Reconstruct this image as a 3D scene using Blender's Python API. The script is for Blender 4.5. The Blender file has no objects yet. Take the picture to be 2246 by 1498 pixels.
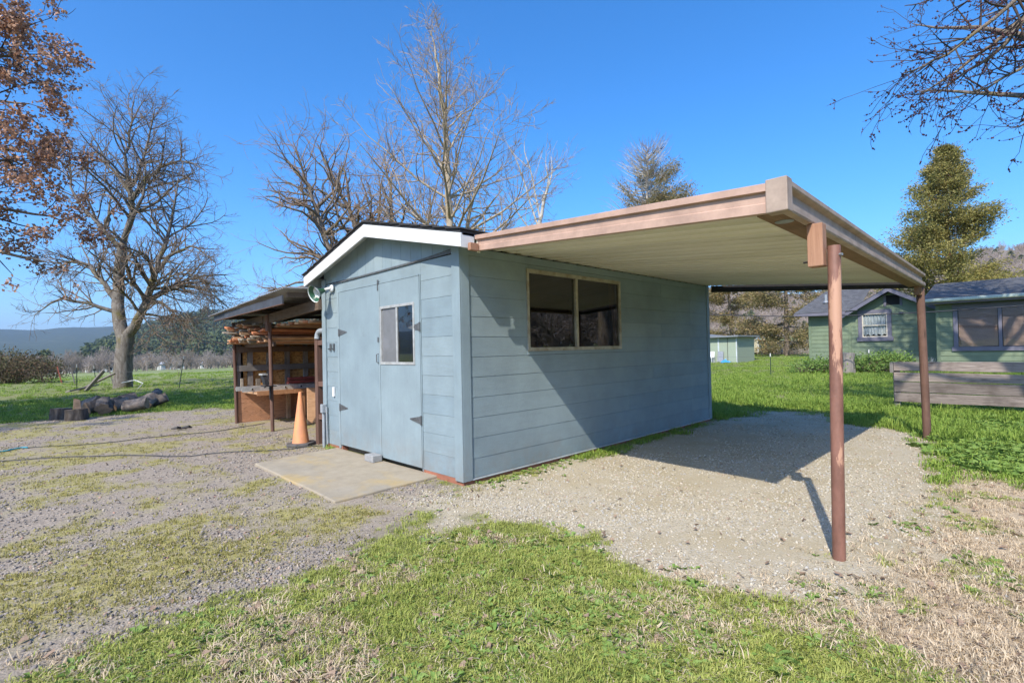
import bpy, math, random
import numpy as np
from mathutils import Vector, Matrix

sc = bpy.context.scene
COL = sc.collection
rng = np.random.default_rng(7)
random.seed(7)

# ------------------------------------------------------------------ camera
CAM = np.array([-3.068, -3.866, 1.322])
def camera():
    yaw, pitch, roll = math.radians(45.685), math.radians(0.872), math.radians(-1.234)
    f = np.array([math.cos(yaw)*math.cos(pitch), math.sin(yaw)*math.cos(pitch), math.sin(pitch)])
    r = np.array([math.sin(yaw), -math.cos(yaw), 0.0]); u = np.cross(r, f)
    c, s = math.cos(roll), math.sin(roll)
    R, U = c*r+s*u, -s*r+c*u
    cam = bpy.data.cameras.new('camera'); o = bpy.data.objects.new('camera', cam); COL.objects.link(o)
    m = Matrix(((R[0], U[0], -f[0], CAM[0]), (R[1], U[1], -f[1], CAM[1]), (R[2], U[2], -f[2], CAM[2]), (0, 0, 0, 1)))
    o.matrix_world = m
    cam.sensor_width = 36.0; cam.lens = 1093.8*36/2246
    cam.clip_start = 0.05; cam.clip_end = 30000
    sc.camera = o
camera()

# ------------------------------------------------------------------ light
SUN_AZ, SUN_EL = math.radians(20.5), math.radians(43.1)     # direction the light travels, height of the sun
w = bpy.data.worlds.new('World'); sc.world = w; w.use_nodes = True
nt = w.node_tree
sky = nt.nodes.new('ShaderNodeTexSky'); sky.sky_type = 'NISHITA'; sky.sun_disc = False
sky.sun_elevation = SUN_EL
sky.sun_rotation = math.atan2(-math.cos(SUN_AZ), -math.sin(SUN_AZ)) % (2*math.pi)
sky.altitude = 400; sky.air_density = 1.0; sky.dust_density = 1.6; sky.ozone_density = 8.0
bg = nt.nodes['Background']; bg.inputs['Strength'].default_value = 0.145
hsv = nt.nodes.new('ShaderNodeHueSaturation'); hsv.inputs["Saturation"].default_value = 1.2
nt.links.new(sky.outputs[0], hsv.inputs['Color']); nt.links.new(hsv.outputs[0], bg.inputs['Color'])
sl = bpy.data.lights.new('sun', 'SUN'); sl.energy = 3.0; sl.angle = math.radians(0.53); sl.color = (1.0, 0.93, 0.82)
so = bpy.data.objects.new('sun', sl); COL.objects.link(so)
d = Vector((math.cos(SUN_AZ)*math.cos(SUN_EL), math.sin(SUN_AZ)*math.cos(SUN_EL), -math.sin(SUN_EL)))
so.rotation_euler = d.to_track_quat('-Z', 'Y').to_euler(); so.location = (-20, -10, 20)
sc.view_settings.view_transform = 'Standard'; sc.view_settings.look = 'None'
sc.view_settings.exposure = 1.0; sc.view_settings.gamma = 1.0
sc.cycles.max_bounces = 6; sc.cycles.transparent_max_bounces = 12
sc.cycles.caustics_reflective = False; sc.cycles.caustics_refractive = False
sc.cycles.sample_clamp_indirect = 6.0

# ------------------------------------------------------------------ object helpers
WL = {}                                            # world location of an object that parents others
def wl(o): return WL.get(o.name, np.zeros(3)) if o is not None else np.zeros(3)
def tag(o, label=None, cat=None, group=None, kind=None):
    if label: o['label'] = label
    if cat: o['category'] = cat
    if group: o['group'] = group
    if kind: o['kind'] = kind
    return o
def thing(name, label, cat, loc=(0, 0, 0), group=None):
    o = bpy.data.objects.new(name, None); COL.objects.link(o); o.empty_display_size = 0.1
    o.location = loc; WL[o.name] = np.array(loc, float)
    return tag(o, label, cat, group)
def mesh_np(name, V, F=None, T=None, Q=None, smooth=False):
    """mesh from arrays: T (n,3) triangles, Q (n,4) quads, F list of polygons"""
    me = bpy.data.meshes.new(name)
    V = np.asarray(V, np.float32)
    if F is not None:
        me.from_pydata(V.tolist(), [], F)
    else:
        parts = [(np.asarray(a, np.int32), k) for a, k in ((T, 3), (Q, 4)) if a is not None and len(a)]
        loops = np.concatenate([a.ravel() for a, k in parts])
        tot = np.concatenate([np.full(len(a), k, np.int32) for a, k in parts])
        st = np.concatenate([[0], np.cumsum(tot)[:-1]]).astype(np.int32)
        me.vertices.add(len(V)); me.vertices.foreach_set('co', V.ravel())
        me.loops.add(len(loops)); me.loops.foreach_set('vertex_index', loops)
        me.polygons.add(len(tot)); me.polygons.foreach_set('loop_start', st); me.polygons.foreach_set('loop_total', tot)
        me.update(calc_edges=True)
    if smooth:
        me.polygons.foreach_set('use_smooth', np.ones(len(me.polygons), bool))
    return me
def link(name, me, mat, parent=None, loc=None):
    o = bpy.data.objects.new(name, me); COL.objects.link(o)
    if mat is not None: me.materials.append(mat)
    if parent is not None: o.parent = parent
    if loc is not None: o.location = loc
    return o

class MB:
    def __init__(s): s.v = []; s.f = []
    def add(s, vs, fs):
        k = len(s.v); s.v += [tuple(map(float, p)) for p in vs]; s.f += [tuple(i+k for i in f) for f in fs]; return s
    def box(s, x0, y0, z0, x1, y1, z1):
        x0, x1 = sorted((x0, x1)); y0, y1 = sorted((y0, y1)); z0, z1 = sorted((z0, z1))
        return s.add([(x0,y0,z0),(x1,y0,z0),(x1,y1,z0),(x0,y1,z0),(x0,y0,z1),(x1,y0,z1),(x1,y1,z1),(x0,y1,z1)],
                     [(0,3,2,1),(4,5,6,7),(0,1,5,4),(1,2,6,5),(2,3,7,6),(3,0,4,7)])
    def beam(s, a, b, w, h, up=(0,0,1)):
        """box from a to b, w across, h along up"""
        a = np.array(a, float); b = np.array(b, float); t = b-a; t /= np.linalg.norm(t)
        r = np.cross(t, up); r /= np.linalg.norm(r); u = np.cross(r, t)
        P = [e+r*i*w/2+u*j*h/2 for e in (a, b) for i, j in ((-1,-1),(1,-1),(1,1),(-1,1))]
        return s.add(P, [(0,1,2,3)[::-1],(4,5,6,7),(0,1,5,4),(1,2,6,5),(2,3,7,6),(3,0,4,7)])
    def prism(s, poly, vec):
        """extrude planar polygon by vec"""
        n = len(poly); poly = [np.array(p, float) for p in poly]; vec = np.array(vec, float)
        fs = [tuple(range(n))[::-1], tuple(range(n, 2*n))]
        for i in range(n):
            j = (i+1) % n; fs.append((i, j, n+j, n+i))
        return s.add(poly+[p+vec for p in poly], fs)
    def loft(s, A, B, cap=True):
        n = len(A); fs = [(i, (i+1) % n, n+(i+1) % n, n+i) for i in range(n)]
        if cap: fs += [tuple(range(n))[::-1], tuple(range(n, 2*n))]
        return s.add(list(A)+list(B), fs)
    def tube(s, path, rad, n=12, cap=True):
        path = [np.array(p, float) for p in path]; m = len(path)
        if np.isscalar(rad): rad = [rad]*m
        vs = []; prev = None
        for i in range(m):
            t = path[min(i+1, m-1)]-path[max(i-1, 0)]; t /= np.linalg.norm(t)
            if prev is None:
                a = np.array([0, 0, 1.0]) if abs(t[2]) < .9 else np.array([1.0, 0, 0]); prev = np.cross(t, a)
            r = prev-t*np.dot(prev, t); r /= np.linalg.norm(r); prev = r; u = np.cross(t, r)
            for k in range(n):
                a = 2*math.pi*k/n; vs.append(path[i]+(r*math.cos(a)+u*math.sin(a))*rad[i])
        fs = [(i*n+k, i*n+(k+1) % n, (i+1)*n+(k+1) % n, (i+1)*n+k) for i in range(m-1) for k in range(n)]
        if cap: fs += [tuple(range(n))[::-1], tuple(range((m-1)*n, m*n))]
        return s.add(vs, fs)
    def lathe(s, prof, c, n=24, axis=(0,0,1)):
        """prof: (r,h) pairs from c along axis"""
        a = np.array(axis, float); a /= np.linalg.norm(a)
        x = np.cross(a, (0,0,1) if abs(a[2]) < .9 else (1,0,0)); x /= np.linalg.norm(x); y = np.cross(a, x)
        c = np.array(c, float); m = len(prof); vs = []
        for r, h in prof:
            for k in range(n):
                t = 2*math.pi*k/n; vs.append(c+a*h+(x*math.cos(t)+y*math.sin(t))*max(r, 1e-4))
        fs = [(i*n+k, i*n+(k+1) % n, (i+1)*n+(k+1) % n, (i+1)*n+k) for i in range(m-1) for k in range(n)]
        return s.add(vs, fs)
    def jitter(s, amp):
        s.v = [tuple(np.array(p)+rng.normal(0, amp, 3)) for p in s.v]; return s
    def build(s, name, mat, parent=None, smooth=False, bevel=0, label=None):
        off = wl(parent)
        V = np.array(s.v, float)-off
        me = mesh_np(name, V, F=s.f, smooth=smooth)
        o = link(name, me, mat, parent)
        WL[o.name] = off
        if bevel:
            b = o.modifiers.new('bevel', 'BEVEL'); b.width = bevel; b.segments = 2; b.limit_method = 'ANGLE'; b.harden_normals = False
        if smooth == 'auto': pass
        if label: o['label'] = label
        return o
def smooth_by_angle(o, ang=40):
    me = o.data
    me.polygons.foreach_set('use_smooth', np.ones(len(me.polygons), bool))
    try: me.set_sharp_from_angle(angle=math.radians(ang))
    except Exception: pass
    return o
def single(mb, name, mat, label, cat, loc, group=None, smooth=False, bevel=0):
    """a thing that is one mesh, its origin at loc"""
    V = np.array(mb.v, float)-np.array(loc, float)
    o = link(name, mesh_np(name, V, F=mb.f, smooth=smooth), mat, None, loc)
    WL[o.name] = np.array(loc, float)
    if bevel:
        b = o.modifiers.new('bevel', 'BEVEL'); b.width = bevel; b.segments = 2; b.limit_method = 'ANGLE'
    return tag(o, label, cat, group)
def copy_tree(o, parent=None):
    c = o.copy(); COL.objects.link(c); c.parent = parent
    for ch in o.children: copy_tree(ch, c)
    return c

# ------------------------------------------------------------------ material helpers
class NT:
    def __init__(s, name):
        s.m = bpy.data.materials.new(name); s.m.use_nodes = True; s.t = s.m.node_tree
        s.b = s.t.nodes['Principled BSDF']; s.out = s.t.nodes['Material Output']; s._tc = None
    def n(s, typ, **kw):
        x = s.t.nodes.new(typ)
        for k, v in kw.items(): setattr(x, k, v)
        return x
    def l(s, a, b): s.t.links.new(a, b)
    def set(s, node, **kw):
        for k, v in kw.items(): node.inputs[k].default_value = v
        return node
    def coord(s, scale=(1,1,1), kind='Object', rot=(0,0,0)):
        if s._tc is None: s._tc = s.n('ShaderNodeTexCoord')
        mp = s.n('ShaderNodeMapping'); mp.inputs['Scale'].default_value = scale; mp.inputs['Rotation'].default_value = rot
        s.l(s._tc.outputs[kind], mp.inputs['Vector']); return mp.outputs[0]
    def noise(s, vec, scale=5, detail=6, rough=.6, dist=0, out='Fac'):
        x = s.n('ShaderNodeTexNoise'); s.l(vec, x.inputs['Vector'])
        x.inputs['Scale'].default_value = scale; x.inputs['Detail'].default_value = detail
        x.inputs['Roughness'].default_value = rough; x.inputs['Distortion'].default_value = dist
        return x.outputs[out]
    def voro(s, vec, scale=5, feature='F1', out='Distance', rnd=1.0):
        x = s.n('ShaderNodeTexVoronoi', feature=feature); s.l(vec, x.inputs['Vector'])
        x.inputs['Scale'].default_value = scale; x.inputs['Randomness'].default_value = rnd
        return x.outputs[out]
    def ramp(s, fac, stops, interp='LINEAR'):
        x = s.n('ShaderNodeValToRGB'); s.l(fac, x.inputs[0]); e = x.color_ramp.elements; x.color_ramp.interpolation = interp
        for i, (p, c) in enumerate(stops):
            if i >= len(e): e.new(p)
            e[i].position = p; e[i].color = (*c, 1) if len(c) == 3 else c
        return x.outputs[0]
    def fac(s, v, lo, hi):
        x = s.n('ShaderNodeMapRange', clamp=True); s.l(v, x.inputs[0]); x.inputs[1].default_value = lo; x.inputs[2].default_value = hi
        x.inputs[3].default_value = 0; x.inputs[4].default_value = 1; return x.outputs[0]
    def mix(s, fac, a, b, mode='MIX'):
        x = s.n('ShaderNodeMix', data_type='RGBA', blend_type=mode)
        for v, i in ((fac, 0), (a, 6), (b, 7)):
            if hasattr(v, 'links') or hasattr(v, 'is_output'): s.l(v, x.inputs[i])
            elif i == 0: x.inputs[0].default_value = v
            else: x.inputs[i].default_value = (*v, 1)
        return x.outputs[2]
    def math(s, op, a, b=0.0):
        x = s.n('ShaderNodeMath', operation=op)
        for i, v in enumerate((a, b)):
            if hasattr(v, 'is_output'): s.l(v, x.inputs[i])
            else: x.inputs[i].default_value = v
        return x.outputs[0]
    def rand(s): return s.n('ShaderNodeObjectInfo').outputs['Random']
    def attr(s, name, out='Color', typ='GEOMETRY'):
        x = s.n('ShaderNodeAttribute', attribute_name=name, attribute_type=typ); return x.outputs[out]
    def bump(s, h, strength=.3, dist=.01):
        x = s.n('ShaderNodeBump'); x.inputs['Strength'].default_value = strength; x.inputs['Distance'].default_value = dist
        s.l(h, x.inputs['Height'])
        prev = s.b.inputs['Normal'].links
        if prev: s.l(prev[0].from_socket, x.inputs['Normal'])
        s.l(x.outputs[0], s.b.inputs['Normal'])
    def col(s, c):
        if hasattr(c, 'is_output'): s.l(c, s.b.inputs['Base Color'])
        else: s.b.inputs['Base Color'].default_value = (*c, 1)
    def rough(s, r):
        if hasattr(r, 'is_output'): s.l(r, s.b.inputs['Roughness'])
        else: s.b.inputs['Roughness'].default_value = r
def shade(c, k): return tuple(min(1, max(0, x*k)) for x in c)
def simple(name, c, c2=None, scale=4, stretch=(1,1,1), rough=.75, bump=0, bscale=60, bdist=.004, metallic=0, rnd=0, spec=.4, lo=.35, hi=.65):
    t = NT(name); c2 = c2 or shade(c, .75)
    v = t.coord(stretch)
    k = t.mix(t.fac(t.noise(v, scale, 8, .65), lo, hi), c2, c)
    if rnd:
        k = t.mix(1.0, k, t.ramp(t.rand(), [(0, (1-rnd,)*3), (1, (1+rnd*.4,)*3)]), 'MULTIPLY')
    t.col(k); t.rough(rough); t.b.inputs['Metallic'].default_value = metallic; t.b.inputs['Specular IOR Level'].default_value = spec
    if bump: t.bump(t.noise(v, bscale, 5, .6), bump, bdist)
    return t.m
# ------------------------------------------------------------------ ground zones
def _hash(ix, iy, seed):
    h = (ix.astype(np.int64)*374761393 + iy.astype(np.int64)*668265263 + seed*1442695041) & 0x7fffffff
    h = (h ^ (h >> 13))*1274126177 & 0x7fffffff
    return ((h ^ (h >> 16)) & 0xffff)/65535.0
def vnoise(x, y, seed=0):
    ix, iy = np.floor(x), np.floor(y); fx, fy = x-ix, y-iy
    fx = fx*fx*(3-2*fx); fy = fy*fy*(3-2*fy)
    a, b = _hash(ix, iy, seed), _hash(ix+1, iy, seed); c, d_ = _hash(ix, iy+1, seed), _hash(ix+1, iy+1, seed)
    return a*(1-fx)*(1-fy)+b*fx*(1-fy)+c*(1-fx)*fy+d_*fx*fy
def fbm(x, y, s=1.0, oct=4, seed=0):
    r = 0; a = .5; t = 0
    for i in range(oct):
        r = r+a*vnoise(x*s, y*s, seed+i*17); t += a; a *= .55; s *= 2.03
    return r/t
def sdist(x, y, poly):
    """signed distance, positive inside"""
    P = np.array(poly, float); n = len(P); dm = np.full(x.shape, 1e9); ins = np.zeros(x.shape, bool)
    for i in range(n):
        a, b = P[i], P[(i+1) % n]; e = b-a
        t = np.clip(((x-a[0])*e[0]+(y-a[1])*e[1])/(e@e), 0, 1)
        dm = np.minimum(dm, np.hypot(x-a[0]-t*e[0], y-a[1]-t*e[1]))
        c = ((a[1] > y) != (b[1] > y)) & (x < (b[0]-a[0])*(y-a[1])/(b[1]-a[1]+1e-12)+a[0]); ins ^= c
    return np.where(ins, dm, -dm)
def sstep(v, a, b):
    t = np.clip((v-a)/(b-a), 0, 1); return t*t*(3-2*t)
TAN = [(-0.35,0.35),(-0.1,0.0),(1.87,0.0),(5.5,0.0),(7.4,-0.45),(7.5,-1.2),(6.5,-2.5),(4.6,-3.2),(2.3,-3.4),(0.9,-3.25),(0.06,-3.3),(-0.33,-2.95),(-0.42,-2.55),(-0.5,-2.31),(-0.24,-1.57),(-0.55,-1.03),(-1.01,-0.92),(-0.95,-0.2)]
GRASSF = [(-3.4,-1.05),(-2.7,-0.95),(-2.18,-0.93),(-1.65,-0.9),(-1.17,-0.87),(-0.58,-1.06),(-0.35,-1.58),(-0.62,-2.2),(-0.6,-2.57),(-0.75,-2.79),(-0.62,-3.05),(-0.55,-3.28),(-0.7,-4.2),(-3.4,-4.2)]
STRAW = [(-0.63,-2.33),(-0.42,-2.55),(-0.33,-2.95),(0.12,-3.18),(0.91,-3.2),(2.3,-3.3),(4.3,-3.25),(3.6,-3.75),(2.9,-4.4),(-0.7,-4.6),(-0.6,-3.35),(-0.62,-3.05),(-0.89,-2.82)]
GREY = [(-9,10.3),(-3.4,11.0),(-1.6,10.9),(0.4,10.2),(1.6,8.6),(1.6,3.2),(0.0,3.1),(0.2,0.2),(-0.8,-0.75),(-1.65,-0.89),(-2.18,-0.91),(-2.7,-0.92),(-3.3,-0.95),(-9,-1)]
def zones(x, y):
    n1 = fbm(x, y, 1.1, 4, 3)-.5; n2 = fbm(x, y, 4.0, 3, 11)-.5; n3 = fbm(x, y, .8, 4, 29); n4 = fbm(x, y, 2.6, 4, 41)
    tan = sstep(sdist(x, y, TAN)+n1*.9+n2*.7, -.22, .22)
    grey = sstep(sdist(x, y, GREY)+n1*.9+n2*.6, -.25, .25)
    gf = sstep(sdist(x, y, GRASSF)+n1*.55+n2*.9, -.2, .28)
    straw = sstep(sdist(x, y, STRAW)+n1*.8+n2*.8, -.3, .3)
    far = np.clip(1-np.maximum(tan, np.maximum(grey, np.maximum(gf, straw))), 0, 1)
    # moss and thin grass on the drive: along the middle strip and round the slab
    strip = np.exp(-((y-1.3-.25*x)/1.2)**2)*.2+np.exp(-((y-5.6)/1.1)**2)*.25+np.exp(-((y-8.4)/.8)**2)*.2
    moss = grey*np.clip(sstep(n4*.62+n3*.38+strip*.35, .52, .68)+.42*sstep(n4*.5+n2*.8+n3*.3+strip*.2, .34, .60), 0, 1)
    moss = moss*(.12+.88*sstep(-sdist(x, y, GRASSF), .25, .85))
    litter = sstep(fbm(x, y, 1.7, 4, 77), .52, .68)
    green = np.clip(gf*(1-.75*litter)*(1-tan*.8)+far, 0, 1)
    green = np.maximum(green, straw*sstep(fbm(x, y, 2.2, 3, 91), .60, .72)*.8)
    # weeds along the side wall's foot
    wallfoot = np.exp(-((y+.12)/.14)**2)*((x > .1) & (x < 5.6))*sstep(fbm(x, y*.3, 1.8, 3, 55), .45, .6)
    green = np.maximum(green, wallfoot*.9)
    return dict(tan=tan, grey=grey, gf=gf, straw=straw, far=far, moss=moss, litter=litter, green=green)
def gz(x, y):
    """height of the terrain"""
    x = np.asarray(x, float); y = np.asarray(y, float)
    dc = np.hypot(x+3, y+3.8)
    near = (fbm(x, y, .9, 3, 5)-.5)*.05+(fbm(x, y, 6, 2, 8)-.5)*.012
    out = sstep(np.maximum(np.maximum(-.3-x, x-6.2), np.maximum(-3.3-y, y-7.3)), -.6, 1.0)
    keep = .15+.85*out
    z = near*keep-.006
    z = z+(fbm(x, y, .12, 3, 15)-.5)*.5*sstep(dc, 14, 34)
    z = z-.019*np.maximum(y-28, 0)*sstep(y, 28, 60)*(y < 400)-.019*372*(y >= 400)
    z = z+.034*np.clip(x-66, 0, 110)*sstep(x, 60, 80)
    return z
def axis(lo, hi, a, b, fine, g=1.13):
    v = list(np.arange(a, b+1e-6, fine)); s = fine
    t = b
    while t < hi: s *= g; t += s; v.append(min(t, hi))
    s = fine; t = a
    while t > lo: s *= g; t -= s; v.insert(0, max(t, lo))
    return np.array(v)
gx = axis(-1800, 1800, -4.0, 8.0, .06); gy = axis(-1800, 1800, -4.6, 10.0, .07)
GX, GY = np.meshgrid(gx, gy, indexing='ij'); gs = GX.shape
xf, yf = GX.ravel(), GY.ravel()
GV = np.stack([xf, yf, gz(xf, yf)], 1)
ii = np.arange(gs[0]*gs[1]).reshape(gs)
GQ = np.stack([ii[:-1, :-1], ii[1:, :-1], ii[1:, 1:], ii[:-1, 1:]], -1).reshape(-1, 4)
me = mesh_np('ground', GV, Q=GQ, smooth=True)
zz = zones(xf, yf)
a1 = me.color_attributes.new('zone_a', 'FLOAT_COLOR', 'POINT')
a1.data.foreach_set('color', np.stack([zz['tan'], zz['grey'], zz['straw'], zz['moss']], 1).astype(np.float32).ravel())
a2 = me.color_attributes.new('zone_b', 'FLOAT_COLOR', 'POINT')
fieldness = sstep(np.maximum(yf-20, (xf-30)*1.0), 0, 25)
a2.data.foreach_set('color', np.stack([zz['green'], zz['litter'], fieldness, zz['gf']], 1).astype(np.float32).ravel())
def ground_mat():
    t = NT('ground_earth'); v = t.coord()
    za, zb = t.attr('zone_a'), t.attr('zone_b')
    sa = t.n('ShaderNodeSeparateColor'); t.l(za, sa.inputs[0]); sb = t.n('ShaderNodeSeparateColor'); t.l(zb, sb.inputs[0])
    moss = t.attr('zone_a', 'Alpha')
    fine = t.noise(v, 90, 4, .7); mid = t.noise(v, 14, 5, .65); big = t.noise(v, 1.6, 5, .6)
    stone = t.voro(v, 95, out='Color'); stone2 = t.voro(v, 70, out='Color')
    g = t.n('ShaderNodeSeparateColor'); t.l(stone, g.inputs[0]); g2 = t.n('ShaderNodeSeparateColor'); t.l(stone2, g2.inputs[0])
    soil = t.mix(t.fac(mid, .35, .65), (.17, .125, .09), (.29, .23, .17))
    grass = t.mix(t.fac(mid, .3, .7), (.13, .16, .045), (.22, .24, .09))
    grass = t.mix(t.fac(big, .45, .68), grass, (.29, .25, .13))
    field = t.mix(t.fac(t.noise(v, .25, 6, .65), .38, .62), (.20, .27, .085), (.31, .32, .15))
    field = t.mix(t.fac(t.noise(t.coord((.25, 1.4, 1)), .5, 5, .6), .55, .72), field, (.34, .29, .18))
    grass = t.mix(sb.outputs[2], grass, field)
    base = t.mix(sb.outputs[0], soil, grass)
    tan = t.ramp(g.outputs[0], [(0, (.24, .215, .16)), (.35, (.43, .375, .27)), (.7, (.54, .475, .36)), (1, (.38, .375, .36))])
    tan = t.mix(t.fac(fine, .3, .75), tan, (.46, .39, .27))
    tan = t.mix(t.math('MULTIPLY', t.fac(big, .45, .62), .8), tan, (.40, .335, .22))
    grey = t.ramp(g2.outputs[1], [(0, (.18, .155, .125)), (.4, (.29, .25, .205)), (.75, (.37, .32, .255)), (1, (.45, .37, .29))])
    grey = t.mix(t.fac(fine, .35, .7), grey, (.31, .25, .195))
    mossc = t.mix(t.fac(fine, .35, .65), (.27, .26, .08), (.40, .34, .13))
    straw = t.mix(t.fac(t.noise(t.coord((40, 40, 40)), 3, 5, .7, 1.5), .35, .65), (.38, .29, .19), (.60, .49, .34))
    base = t.mix(t.math('MULTIPLY', sa.outputs[2], .85), base, straw)
    grey = t.mix(t.math('MULTIPLY', moss, t.fac(mid, .25, .6)), grey, mossc)
    base = t.mix(sa.outputs[1], base, grey); base = t.mix(sa.outputs[0], base, tan)
    base = t.mix(t.math('MULTIPLY', t.math('MULTIPLY', sb.outputs[0], t.fac(mid, .4, .6)), .55), base, (.20, .22, .08))
    t.col(base); t.rough(.95); t.b.inputs['Specular IOR Level'].default_value = .15
    t.bump(t.voro(v, 80), .5, .008); t.bump(fine, .4, .006)
    return t.m
tag(link('ground', me, ground_mat()), kind='structure')
# ------------------------------------------------------------------ materials of built things
def paint(name, c, grain=(1, 1, 14), rough=.55, dirt=(.16, .16, .14), wear=.5, weather=.25, bstr=.35):
    """painted board: brushed grain relief, faint dirt"""
    t = NT(name); v = t.coord(); gv = t.coord(grain)
    k = t.mix(t.fac(t.noise(v, 2.2, 6, .6), .3, .7), shade(c, .84), shade(c, 1.08))
    k = t.mix(t.math('MULTIPLY', t.fac(t.noise(v, 7, 8, .7), .60, .82), weather), k, dirt)
    k = t.mix(t.math('MULTIPLY', t.fac(t.noise(v, 90, 3, .6), .72, .78), .5), k, shade(c, .45))
    sz = t.n('ShaderNodeSeparateXYZ'); t.l(v, sz.inputs[0])
    k = t.mix(t.math('MULTIPLY', t.fac(t.noise(t.coord((grain[0]*.8, grain[1]*.8, grain[2]*.8)), 2.2, 6, .7), .50, .78), .32), k, shade(c, .72))
    k = t.mix(t.math('MULTIPLY', t.fac(t.noise(t.coord((grain[0]*.5, grain[1]*.5, grain[2]*.5)), 3.1, 5, .7), .58, .80), .25), k, shade(c, 1.22))
    mud = t.math('MULTIPLY', t.math('MULTIPLY', t.math('SUBTRACT', 1.0, t.fac(sz.outputs[2], .05, .42)), t.fac(t.noise(v, 6, 8, .75), .40, .72)), .55)
    k = t.mix(mud, k, (.27, .215, .16))
    k = t.mix(t.math('MULTIPLY', t.math('SUBTRACT', 1.0, t.fac(t.voro(v, 2.3), .010, .016)), .6), k, shade(c, .4))
    rr = t.rand(); k = t.mix(1.0, k, t.ramp(rr, [(0, (.90, .92, .93)), (1, (1.05, 1.03, 1.0))]), 'MULTIPLY')
    t.col(k); t.rough(rough); t.b.inputs['Specular IOR Level'].default_value = .35
    t.bump(t.noise(gv, 16, 7, .65, .8), bstr, .006); t.bump(t.noise(v, 160, 3, .6), .12, .002)
    return t.m
def wood(name, a, b, axis='x', scale=6, rough=.8, bump=.4, rnd=.25, knots=True, dark=(.05, .035, .025)):
    t = NT(name); st = {'x': (1, 16, 16), 'y': (16, 1, 16), 'z': (16, 16, 1)}[axis]
    gv = t.coord(st); v = t.coord()
    g = t.noise(gv, scale*.35, 8, .65, 1.2)
    k = t.mix(t.fac(g, .32, .68), a, b)
    k = t.mix(t.fac(t.noise(v, 3, 5, .6), .5, .8), k, shade(a, .8))
    k = t.mix(t.math('MULTIPLY', t.fac(t.noise(gv, scale*1.4, 4, .7), .64, .76), .6), k, dark)
    if rnd: k = t.mix(1.0, k, t.ramp(t.rand(), [(0, (1-rnd, 1-rnd, 1-rnd)), (1, (1+rnd*.5, 1+rnd*.42, 1+rnd*.35))]), 'MULTIPLY')
    t.col(k); t.rough(rough); t.b.inputs['Specular IOR Level'].default_value = .25
    t.bump(g, bump, .008)
    if knots:
        kv = t.voro(t.coord({'x': (1.6, 9, 9), 'y': (9, 1.6, 9), 'z': (9, 9, 1.6)}[axis]), 1.0); kf = t.math('SUBTRACT', 1.0, t.fac(kv, .03, .13)); old = t.b.inputs['Base Color'].links[0].from_socket
        t.col(t.mix(t.math('MULTIPLY', kf, .75), old, dark))
    return t.m
def glass(name, tint=(.02, .025, .025), refl=1.0, trans=.75, rough=.02):
    t = NT(name); nd = t.t.nodes; nd.remove(t.b)
    gl = t.n('ShaderNodeBsdfGlossy'); gl.inputs['Roughness'].default_value = rough; gl.inputs['Color'].default_value = (refl, refl, refl, 1)
    tr = t.n('ShaderNodeBsdfTransparent'); tr.inputs['Color'].default_value = (trans, trans, trans, 1)
    df = t.n('ShaderNodeBsdfDiffuse'); df.inputs['Color'].default_value = (*tint, 1)
    m0 = t.n('ShaderNodeMixShader'); m0.inputs[0].default_value = .04; t.l(tr.outputs[0], m0.inputs[1]); t.l(df.outputs[0], m0.inputs[2])
    fr = t.n('ShaderNodeFresnel'); fr.inputs['IOR'].default_value = 1.52
    m1 = t.n('ShaderNodeMixShader'); bk = t.n('ShaderNodeNewGeometry').outputs['Backfacing']
    t.l(t.math('MULTIPLY', t.math('MULTIPLY', fr.outputs[0], 1.8), t.math('SUBTRACT', 1.0, bk)), m1.inputs[0]); t.l(m0.outputs[0], m1.inputs[1]); t.l(gl.outputs[0], m1.inputs[2])
    t.l(m1.outputs[0], t.out.inputs['Surface']); return t.m
def pipe_mat():
    t = NT('rusty_brown_pipe'); v = t.coord((1, 1, .45))
    k = t.mix(t.fac(t.noise(v, 9, 8, .7), .35, .65), (.165, .075, .05), (.275, .13, .09))
    k = t.mix(t.fac(t.noise(t.coord((1, 1, .22)), 6.5, 6, .68), .545, .58), k, (.48, .265, .17))
    k = t.mix(t.fac(t.noise(v, 60, 5, .7), .68, .74), k, (.36, .33, .30))
    t.col(k); t.rough(.6); t.bump(t.noise(v, 40, 6, .7), .25, .004); return t.m
def osb_mat():
    t = NT('osb_board'); v = t.coord((1, 1, 1))
    c = t.voro(t.coord((22, 22, 40), rot=(0, .6, .2)), 1.0, out='Color'); s = t.n('ShaderNodeSeparateColor'); t.l(c, s.inputs[0])
    k = t.ramp(s.outputs[0], [(0, (.30, .14, .04)), (.4, (.55, .29, .09)), (.75, (.66, .39, .14)), (1, (.44, .22, .065))])
    k = t.mix(t.fac(t.noise(v, 40, 4, .6), .55, .7), k, (.19, .085, .03))
    t.col(k); t.rough(.8); t.bump(s.outputs[1], .3, .003); return t.m
def plywood_mat():
    t = NT('plywood_face'); v = t.coord((1.1, 1, 4.0))
    n = t.noise(v, 1.7, 3, .5, .8); wv = t.math('FRACT', t.math('MULTIPLY', n, 9))
    k = t.ramp(wv, [(0, (.48, .23, .115)), (.45, (.58, .30, .16)), (.62, (.30, .13, .06)), (.72, (.50, .25, .13)), (1, (.48, .23, .115))])
    k = t.mix(t.fac(t.noise(t.coord(), 4, 6, .6), .5, .75), k, (.33, .17, .10))
    t.col(k); t.rough(.75); t.bump(wv, .15, .003); return t.m
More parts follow.
